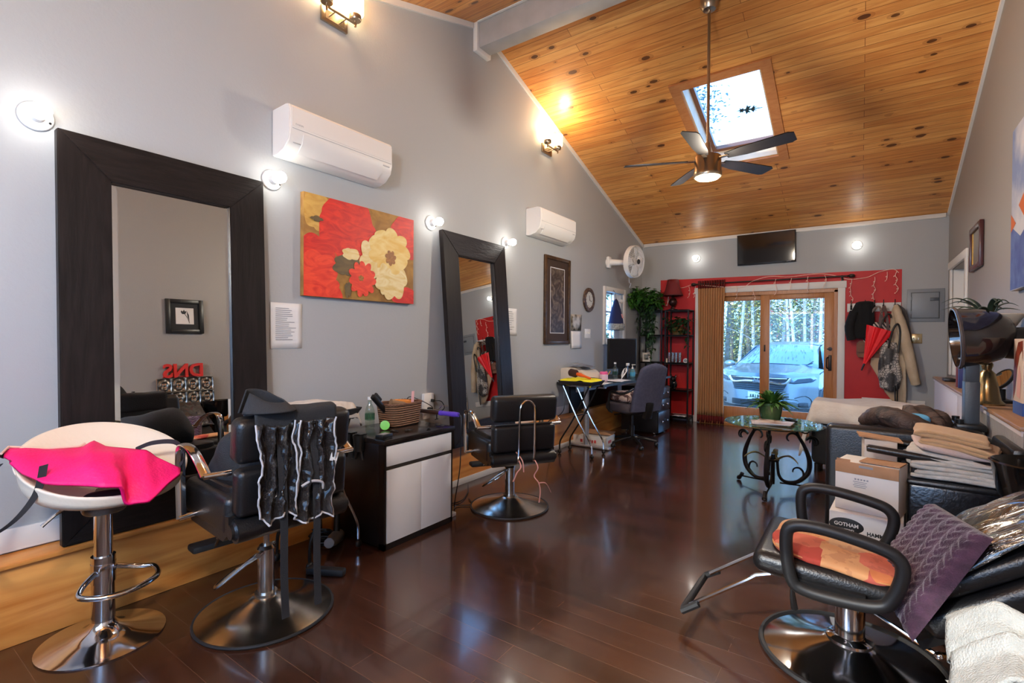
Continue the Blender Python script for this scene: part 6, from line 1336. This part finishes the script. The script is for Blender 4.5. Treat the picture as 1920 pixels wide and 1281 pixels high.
# ------------------------------------------------------------------ reclining hydraulic chair in the right foreground
t = thing('reclining_chair', 'black reclining salon chair with loop arms in the right foreground', 'chair', (-.026, 2.5, 0))
b = B(); b.lathe([(0, 0), (.325, 0), (.327, .012), (.30, .02), (.2, .042), (.10, .07), (.075, .082), (0, .082)], n=64); ba = obj('base', b, M('polished_steel', (200, 200, 202), .12, 1), t)
b = B(); b.tube([(.328*math.cos(2*PI*k/48), .328*math.sin(2*PI*k/48), .011) for k in range(48)], .012, n=6, closed=True); obj('rubber_rim', b, blackmatte, ba)
b = B(); b.lathe([(.085, .075), (.083, .088), (.06, .094), (.053, .10), (.053, .29), (.05, .30), (0, .30)], n=36); b.cyl((0, 0, .29), (0, 0, .36), .032); obj('hydraulic_column', b, chrome, t)
b = B(); b.tube([(-.05, -.05, .30), (-.02, -.06, .295), (.12, -.13, .255), (.26, -.19, .21)], .007, n=8); b.box((-.055, -.05, .30), (.045, .03, .06), bev=.006); b.cyl((-.055, -.075, .295), (-.055, -.04, .295), .016); b.ball((.265, -.192, .208), .016); b.tube([(.26, -.19, .21), (.29, -.16, .2), (.31, -.11, .2)], .012); obj('pump_lever', b, chrome, t)
b = B(); b.tube([(-.19, -.1, .36), (-.20, -.12, .30), (-.195, -.125, .24), (-.19, -.12, .20)], [.006, .006, .012, .014], sub=3); obj('recline_lever', b, blackplast, t)
b = B(); b.box((-.085, 0, .402), (.50, .535, .095), rot=(0, R_(4), 0), bev=.045, seg=5); b.box((-.07, 0, .37), (.40, .42, .03)); obj('seat', b, leather, t)
b = B(); b.box((.475, 0, .491), (.10, .50, .63), rot=(0, R_(54), 0), bev=.04, seg=4); obj('backrest', b, leather, t)
b = B(); b.box((.435, 0, .571), (.07, .46, .56), rot=(0, R_(54), 0), bev=.03, seg=4); obj('back_cushion', b, leather, t)
vin = M('clear_vinyl_cover', (50, 44, 38), .14, col2=(26, 24, 23), scale=5, stretch=(1, 4, 1), dist=1.5, bump=1.0, bscale=7, spec=.9, coat=1)
b = B()
def vinf(u, v):
    c, s_ = math.cos(R_(36)), math.sin(R_(36)); L = .20+.46*u; y = -.255+.51*v; o = V((.156, 0, .438)) ; lift = .04*math.sin(v*PI)**.4*math.sin(min(1, u*1.2)*PI)**.4
    return o+V((c*L-s_*lift, y, s_*L+c*lift))+noise.noise_vector(V((L*5, y*18, 1)))*.022
b.grid(40, 40, vinf); obj('vinyl_cover', b, vin, t, solid=.002, ang=180)
b = B(); b.box((.33, -.20, .33), (.30, .05, .03), rot=(0, R_(-36), 0)); b.box((.33, .20, .33), (.30, .05, .03), rot=(0, R_(-36), 0)); b.box((.15, 0, .36), (.08, .4, .03)); obj('back_hinge', b, blackmetal, t)
def loopf(b, y):
    Q = [(-.215, .405), (-.232, .55), (-.205, .605), (-.10, .612), (.06, .585), (.118, .555), (.128, .50), (.10, .41), (.06, .372), (-.05, .36), (-.17, .365)]
    b.tube([(x+.026, y, z) for x, z in Q], .0235, n=12, closed=True, sub=6)
for s in (-1, 1):
    b = B(); loopf(b, s*.295); obj('armrest', b, M('arm_urethane', (26, 26, 27), .5), t); b = B(); b.box((-.06, s*.265, .385), (.22, .05, .02)); obj('arm_bracket', b, blackmetal, t)
for s in (-1, 1):
    b = B(); b.tube([(-.22, s*.165, .36), (-.33, s*.17, .32), (-.36, s*.175, .295), (-.60, s*.185, .115)], .0095, n=8, sub=1); fo = obj('footrest_rod', b, chrome, t)
fo = t
b = B(); b.tube([(-.56, -.195, .135), (-.625, -.205, .09), (-.63, -.16, .085), (-.63, .16, .085), (-.625, .205, .09), (-.56, .195, .135)], .0165, n=8); obj('footrest', b, blackmatte, fo)

pk = M('patch_cushion', (226, 120, 70), .8); g = NT(pk); tc = g.n('TexCoord'); vo = g.n('TexVoronoi', distance='CHEBYCHEV'); vo.inputs['Scale'].default_value = 7.5; vo.inputs['Randomness'].default_value = .55; nz = g.n('TexNoise'); nz.inputs['Scale'].default_value = 22; nz.inputs['Detail'].default_value = 4; g.l(tc.outputs['Object'], vo.inputs[0]); g.l(tc.outputs['Object'], nz.inputs[0])
sc_ = g.n('SeparateColor'); g.l(vo.outputs['Color'], sc_.inputs[0]); rr = g.n('ValToRGB'); rr.color_ramp.interpolation = 'CONSTANT'
cols = [(214, 112, 86), (220, 160, 108), (188, 70, 54), (208, 166, 126), (200, 96, 80), (222, 132, 80)]
rr.color_ramp.elements[0].color = lin(cols[0]); rr.color_ramp.elements[1].position = .18; rr.color_ramp.elements[1].color = lin(cols[1])
for k in range(2, 6): e = rr.color_ramp.elements.new(.18*k); e.color = lin(cols[k])
g.l(sc_.outputs[0], rr.inputs[0]); g.l(g.mix(g.math('MULTIPLY', g.math('GREATER_THAN', nz.outputs['Fac'], .56), .25), rr.outputs[0], (150, 70, 50)), g.p.inputs['Base Color'])
t = thing('patchwork_cushion', 'orange and red patchwork cushion lying on the foreground chair seat', 'cushion', (-.07, 2.47, .456), rot=(0, R_(6), R_(-3)))
b = B(); b.cushion((0, 0, 0), (.46, .44, .065), e=.5, n=24, puff=.35).jitter(.008, 11); obj('body', b, pk, t, ang=180)
b = B(); b.tube([(.225*math.copysign(abs(math.cos(2*PI*k/60))**.45, math.cos(2*PI*k/60)), .215*math.copysign(abs(math.sin(2*PI*k/60))**.45, math.sin(2*PI*k/60)), 0) for k in range(60)], .004, n=5, closed=True); obj('piping', b, M('amber_piping', (220, 150, 90), .6), t)
# cable knit pillow spanned by its four corners
t = thing('knit_pillow', 'purple cable knit pillow wedged against the reclined chair back', 'pillow', (.235, 2.43, .48))
Tq, Rq, Bq, Lq = V((.25, 2.61, .67)), V((.365, 2.25, .675)), V((.155, 2.165, .30)), V((.07, 2.52, .38))
prm = M('plum_wool', (80, 50, 72), .95, col2=(56, 34, 52), scale=20, bump=.4, bscale=200, sheen=.4)
nrm = (Bq-Tq).cross(Rq-Lq).normalized(); nrm = nrm if nrm.x < 0 else -nrm
def pil(sd):
    def fn(u, v):
        p = Tq*(1-u)*(1-v)+Rq*u*(1-v)+Bq*u*v+Lq*(1-u)*v
        k = (max(0, 1-(2*u-1)**6)*max(0, 1-(2*v-1)**6))**.5; h = .05*k
        if sd > 0:
            q = (u*6) % 1; col = math.sin(q*PI); h += .009*col*(.55+.45*math.sin(v*70+(1 if q > .5 else -1)*q*8))*min(1, k*3)
        return p+nrm*h*(sd if sd > 0 else -.35)-V((.235, 2.43, .48))
    return fn
b = B(); b.grid(96, 110, pil(1)); obj('knit_front', b, prm, t, ang=180)
b = B(); b.grid(20, 20, pil(-1)); obj('back_panel', b, M('plum_back', (62, 40, 62), .95), t, ang=180)

# towel draped over a small stand near the photographer
t = thing('towel_stand', 'small black stand under the white towel in the bottom right corner', 'stand', (.50, 1.63, 0))
b = B(); b.box((0, 0, .565), (.42, .34, .03), bev=.01); obj('top', b, blackmatte, t)
for x in (-.17, .17):
    for y in (-.13, .13): b = B(); b.cyl((x, y, 0), (x, y, .55), .012); obj('leg', b, blackmetal, t)
def fgt(u, v):
    x = .205+.5*u; y = 1.86-.36*v; e = max(0, .30-x)+max(0, y-1.80)*.6
    z = .605+.028*math.sin(u*7+.5)*(1-u)+.025*(1-v)-1.6*e*(.5+.5*v)-.02*v+.035*math.exp(-((v-.25-.45*u)/.05)**2)+.03*math.exp(-((v-.55-.5*u)/.04)**2)-.03*math.exp(-((v-.42-.45*u)/.03)**2)
    return V((x-.02*v, y-.03*math.sin(u*5), z))+noise.noise_vector(V((x*9, y*9, 3)))*.014
t = thing('draped_towel', 'white towel draped over the stand in the bottom right corner', 'towel')
b = B(); b.grid(60, 70, fgt); fgw = M('dimmed_white_terry', (186, 188, 184), .95, col2=(172, 174, 170), scale=30, bump=.5, bscale=200); obj('upper_fold', b, fgw, t, solid=.014, ang=180)  # white terry darkened in colour to offset the strong light here
b = B(); b.grid(26, 20, lambda u, v: fgt(u*.45, .35+.55*v)+V((-.005+.035*math.sin(v*6), -.015, -.085-.05*u-.04*math.sin(u*6)))); obj('lower_fold', b, fgw, t, solid=.012, ang=180)
t = thing('wash_basin', 'black glossy shampoo basin rim at the right edge behind the recliner', 'basin', (.635, 2.95, 0))
b = B(); b.lathe([(.0, .60), (.10, .61), (.15, .68), (.168, .79), (.178, .815), (.17, .82), (.158, .80), (.14, .70), (.09, .64), (0, .63)], n=40); obj('bowl', b, M('gloss_black_basin', (16, 15, 15), .12), t); b = B(); b.cyl((0, 0, 0), (0, 0, .62), .07); b.cyl((0, 0, 0), (0, 0, .03), .12); obj('pedestal', b, blackplast, t)

# ------------------------------------------------------------------ counter along the right wall and its things
t = thing('ledge_counter', 'long wooden topped counter with corrugated front along the right wall', 'counter', (.7555, 5.3, 0), R_(-.6))
CA, CB, CM, CT = 3.30, 7.25, 4.9, .92
b = B(); b.box((.0, 0, CT/2-.012), (.185, CB-CA, CT-.025)); obj('body', b, M('counter_white', (206, 198, 194), .5), t)
b = B(); b.box((-.008, 0, CT-.011), (.214, CB-CA+.02, .022), bev=.004); obj('counter_top', b, counterwood, t)
b = B()
def cor(u, v): y = (CA-5.3)+(CM-CA)*u; return (-.098-.008*math.sin(y*2*PI/.038), y, .02+(CT-.05)*v)
b.grid(420, 1, cor); obj('corrugated_front', b, M('galvanised', (186, 180, 174), .35, .5), t, ang=60)
b = B()
for y0, y1 in ((CM, 5.5), (5.5, CB)): b.box((-.096, (y0+y1)/2-5.3, CT/2-.02), (.008, y1-y0-.006, CT-.06), bev=.002)
b.box((-.1, 0, CT-.035), (.012, CB-CA, .025)); obj('front_panel', b, M('panel_blush', (214, 202, 200), .5), t)
# plant bowl on a pedestal
t = thing('pedestal_planter', 'spiky aloe plant in a wide cream bowl on a gold pedestal behind the hood', 'plant', (.662, 4.35, CT))
b = B(); b.lathe([(0, 0), (.085, 0), (.09, .01), (.07, .03), (.055, .12), (.04, .20), (.022, .22), (.03, .245), (.03, .26), (.016, .28), (.026, .30), (.026, .32), (.014, .34), (.02, .46), (0, .46)], n=36); obj('pedestal', b, M('champagne_gold', (200, 176, 130), .22, .9), t)
b = B(); b.lathe([(0, .45), (.06, .455), (.13, .50), (.155, .545), (.172, .57), (.166, .575), (.15, .555), (0, .54)], n=40); obj('bowl', b, M('cream_bowl', (226, 214, 196), .5), t)
b = B(); b.cyl((0, 0, .53), (0, 0, .56), .13); obj('soil', b, soilm, t)
rnd = random.Random(8)
for k in range(18):
    a = 2*PI*k/18+rnd.uniform(-.2, .2); L = rnd.uniform(.15, .27)*(1 if math.cos(a) < .2 else .5); up = rnd.uniform(.0, .09); d = V((math.cos(a), math.sin(a), 0)); b = B()
    b.tube([V((0, 0, .56))+d*.02, V((0, 0, .60+up*.5))+d*L*.35, V((0, 0, .60+up))+d*L*.75, V((0, 0, .59+up*.75))+d*L*1.1], [.014, .016, .010, .001], n=6, sub=4, flat=(0, 0, 1)); obj('spike_leaf', b, M('aloe_green', (50, 66, 50), .5) if k == 0 else bpy.data.materials['aloe_green'], t)
t = thing('vanity_mirror', 'round black makeup mirror tilted on its stand on the counter', 'mirror', (.765, 4.54, CT), R_(200))
b = B(); b.box((0, 0, .01), (.10, .14, .02), bev=.008); b.cyl((0, 0, .02), (.0, 0, .09), .018); obj('stand', b, blackplast, t)
tm = Matrix.Rotation(R_(55), 4, 'Y'); b = B(); b.lathe([(0, -.012), (.075, -.01), (.085, 0), (.083, .012), (.075, .013), (.073, .008), (0, .008)], (0, 0, .15), tm, 32); obj('housing', b, blackplast, t); b = B(); b.lathe([(0, .0095), (.072, .0095)], (0, 0, .15), tm, 32); obj('mirror_disc', b, mirrorm, t)
t = thing('hair_colour_box', 'tall printed box showing long auburn hair, at the right edge of the counter', 'box', (.765, 3.87, CT), R_(0))
b = B(); b.box((0, 0, .21), (.10, .20, .42), bev=.003); obj('body', b, M('box_tan', (214, 190, 170), .5), t)
b = B(); b.box((0, 0, .035), (.102, .202, .07)); obj('base_band', b, M('box_blue', (50, 84, 150), .5), t)
b = B(); b.poly([(-.095, .08), (-.06, .12), (-.02, .25), (.03, .33), (.08, .36), (.095, .3), (.095, .41), (.0, .40), (-.06, .33), (-.095, .24)][::-1], (-.051, 0, 0), (0, -1, 0), (0, 0, 1), .0005); b.poly([(-.04, .09), (.04, .14), (.04, .3), (.03, .37), (-.02, .39), (-.045, .3)], (0, -.101, 0), (1, 0, 0), (0, 0, 1), .0005); obj('hair_print', b, M('auburn_print', (150, 60, 30), .5, col2=(110, 36, 20), scale=30), t)
b = B(); b.poly([(-.02, .10), (.05, .09), (.07, .2), (.03, .27), (-.01, .2)][::-1], (-.0512, 0, 0), (0, -1, 0), (0, 0, 1), .0005); obj('skin_print', b, M('skin_print', (222, 164, 150), .5), t)
t = thing('hand_mirror', 'teal hand mirror leaning behind the hood post on the counter', 'mirror', (.70, 4.77, CT), rot=(0, R_(-8), R_(15)))
b = B(); b.ball((0, 0, .20), .085, (.16, 1, 1.1)); b.cyl((0, 0, .0), (0, 0, .13), .012); obj('body', b, M('teal_grey', (96, 122, 128), .3), t)
for i, (y, c, l) in enumerate(((5.68, (40, 48, 110), 'navy blue book standing on the counter left of the hood post'), (5.80, (120, 44, 44), 'dark red book standing on the counter left of the hood post'))):
    t = thing('book', l, 'book', (.76, y, CT)); b = B(); b.box((0, 0, .11), (.15, .05, .22), bev=.002); obj('cover', b, M('book_cover', c, .6), t); b = B(); b.box((.004, 0, .11), (.146, .04, .214)); obj('pages', b, paper, t)
t = thing('tissue_case', 'small flat black case lying on the counter near the back corner', 'case', (.72, 6.55, CT)); b = B(); b.box((0, 0, .016), (.09, .16, .032), bev=.006); obj('body', b, blackplast, t); b = B(); b.box((0, 0, .0335), (.05, .1, .002)); obj('lid', b, blackmatte, t)
t = thing('white_candle', 'tall white pillar candle standing behind the dryer hood', 'candle', (.775, 5.62, CT)); b = B(); b.lathe([(0, 0), (.05, 0), (.045, .02), (.014, .05), (.014, .50), (.03, .51), (0, .51)]); obj('holder', b, white, t); b = B(); b.cyl((0, 0, .51), (0, 0, .72), .022); obj('wax', b, creamv, t)

# right wall pictures
t = thing('wall_mirror_frame', 'small dark red frame with a gold edge on the right wall', 'picture', (xr(6.1)-.002, 6.1, 2.175), rot=(0, 0, R_(-.6)))
b = B(); fr2 = M('mahogany_frame', (70, 34, 36), .3)
for s in (-1, 1): b.box((-.016, s*.255, 0), (.03, .05, .40), bev=.006); b.box((-.016, 0, s*.175), (.03, .46, .05), bev=.006)
obj('frame', b, fr2, t); b = B(); b.box((-.008, 0, 0), (.008, .46, .31)); obj('print', b, M('certificate', (110, 100, 92), .3), t); b = B(); b.box((-.013, .2, 0), (.006, .04, .31)); b.box((-.013, -.2, 0), (.006, .04, .31)); obj('gold_edge', b, M('gold_edge', (206, 160, 70), .35, .6), t)
t = thing('abstract_canvas', 'large blue and white canvas cut off by the right edge', 'painting', (xr(4.05)-.002, 4.03, 2.18), rot=(0, 0, R_(-.6)))
b = B(); b.box((-.02, 0, 0), (.038, 1.1, 1.05), bev=.003); obj('canvas', b, M('beach_canvas', (196, 192, 196), .6, col2=(120, 134, 170), scale=3, detail=5, ramp=(.4, .65)), t)
b = B(); b.poly([(-.55, -.52), (.55, -.52), (.55, -.1), (.3, -.2), (0, -.12), (-.3, -.2), (-.55, -.16)][::-1], (-.0392, 0, 0), (0, 1, 0), (0, 0, 1), -.0005); obj('sea_stroke', b, M('ultramarine', (58, 70, 130), .6, col2=(90, 110, 160), scale=8), t)
b = B(); b.poly([(.55, -.14), (.42, -.1), (.55, -.02)], (-.0402, 0, 0), (0, 1, 0), (0, 0, 1), .0005); b.poly([(.2, -.1), (.35, .0), (.1, .1), (0, 0)], (-.0402, 0, 0), (0, 1, 0), (0, 0, 1), .0005); obj('orange_stroke', b, M('burnt_orange', (190, 92, 40), .6), t)

# what the large mirror shows of the opposite wall
xw = lambda y: xr(y)-.001
b = B(); b.box((.775, 2.2, .31), (.11, 2.1, .62), bev=.004); struct('trim_12', b, plym)
b = B(); b.box((.812, 2.2, .68), (.014, 2.1, .11), bev=.003); struct('baseboard_right', b, white)
t = thing('tulip_picture', 'black framed tulip print seen reflected in the large mirror', 'picture', (xw(2.69), 2.69, 1.875), R_(-.6))
b = B()
for s in (-1, 1): b.box((-.017, s*.185, 0), (.03, .05, .42), bev=.005); b.box((-.017, 0, s*.185), (.03, .32, .05), bev=.005)
obj('frame', b, blackplast, t); b = B(); b.box((-.008, 0, 0), (.01, .33, .33)); obj('mat_board', b, M('black_mat', (26, 26, 28), .7), t)
b = B(); b.box((-.0145, 0, .005), (.003, .20, .20)); b2 = obj('print', b, M('print_ivory', (220, 212, 204), .6), t)
b = B(); b.tube([(-.0165, .05, -.08), (-.0165, .03, -.02), (-.0165, .0, .03)], .003, n=5, sub=4)
b.poly([(-.03, .03), (-.045, .055), (-.035, .075), (-.022, .06), (-.008, .085), (.004, .06), (.018, .072), (.014, .045), (.0, .028)], (-.0165, 0, 0), (0, 1, 0), (0, 0, 1), .0005); b.poly([(.05, -.06), (.045, .02), (.02, .075), (.03, .0)], (-.0165, 0, 0), (0, 1, 0), (0, 0, 1), .0005); obj('tulip', b, blackink, t)
t = thing('letter_sign', 'red block letters DNS seen mirrored above the tin panel', 'sign', (xw(2.65), 2.65, 1.13), R_(-.6))
text('lettering', 'DNS', .225, (-.03, .225, .005), (0, -1, 0), (0, 0, 1), M('sign_red', (206, 40, 34), .5), t, ext=.014, bold=.006)
b = B(); b.box((-.012, 0, .01), (.02, .44, .015)); obj('backing_rail', b, M('sign_rail', (150, 30, 28), .5), t)
t = thing('tin_panel', 'embossed silver tin ceiling panel leaning on the ledge, seen in the mirror', 'panel', (xw(2.67)-.045, 2.67, .622), rot=(0, R_(3), R_(-.6)))
tinm = M('pressed_tin', (120, 116, 110), .28, .9)
def tin(u, v):
    y = (u-.5)*.62; z = .5*v; a, c = (u*4) % 1-.5, (v*3) % 1-.5; r = math.hypot(a, c)
    return (-.012-.010*(abs(a) > .46 or abs(c) > .46)-.008*math.cos(r*22)*math.exp(-r*2)-.004*math.cos(4*math.atan2(c, a))*math.exp(-(r-.3)**2*40), y, z)
b = B(); b.grid(112, 90, tin); obj('embossed_sheet', b, tinm, t, ang=60); b = B(); b.box((-.004, 0, .25), (.006, .62, .5)); obj('back_board', b, cardm, t)
t = thing('soap_cart', 'small white cart against the right wall, seen in the large mirror', 'cart', (.66, 2.02, 0))
b = B(); b.box((0, 0, .44), (.14, .36, .80), bev=.006); obj('body', b, whitelam, t); b = B(); b.box((-.072, 0, .6), (.006, .32, .2)); obj('drawer', b, whitelam, t)
t = thing('soap_bottle', 'black topped soap pump bottle reflected in the large mirror', 'bottle', (.65, 2.08, .842)); b = B(); b.lathe([(0, 0), (.034, 0), (.036, .01), (.036, .07), (.014, .09), (0, .09)]); obj('body', b, whiteplast, t); b = B(); b.cyl((0, 0, .09), (0, 0, .15), .009); b.box((-.02, 0, .152), (.06, .018, .014), bev=.004); obj('pump', b, blackplast, t)
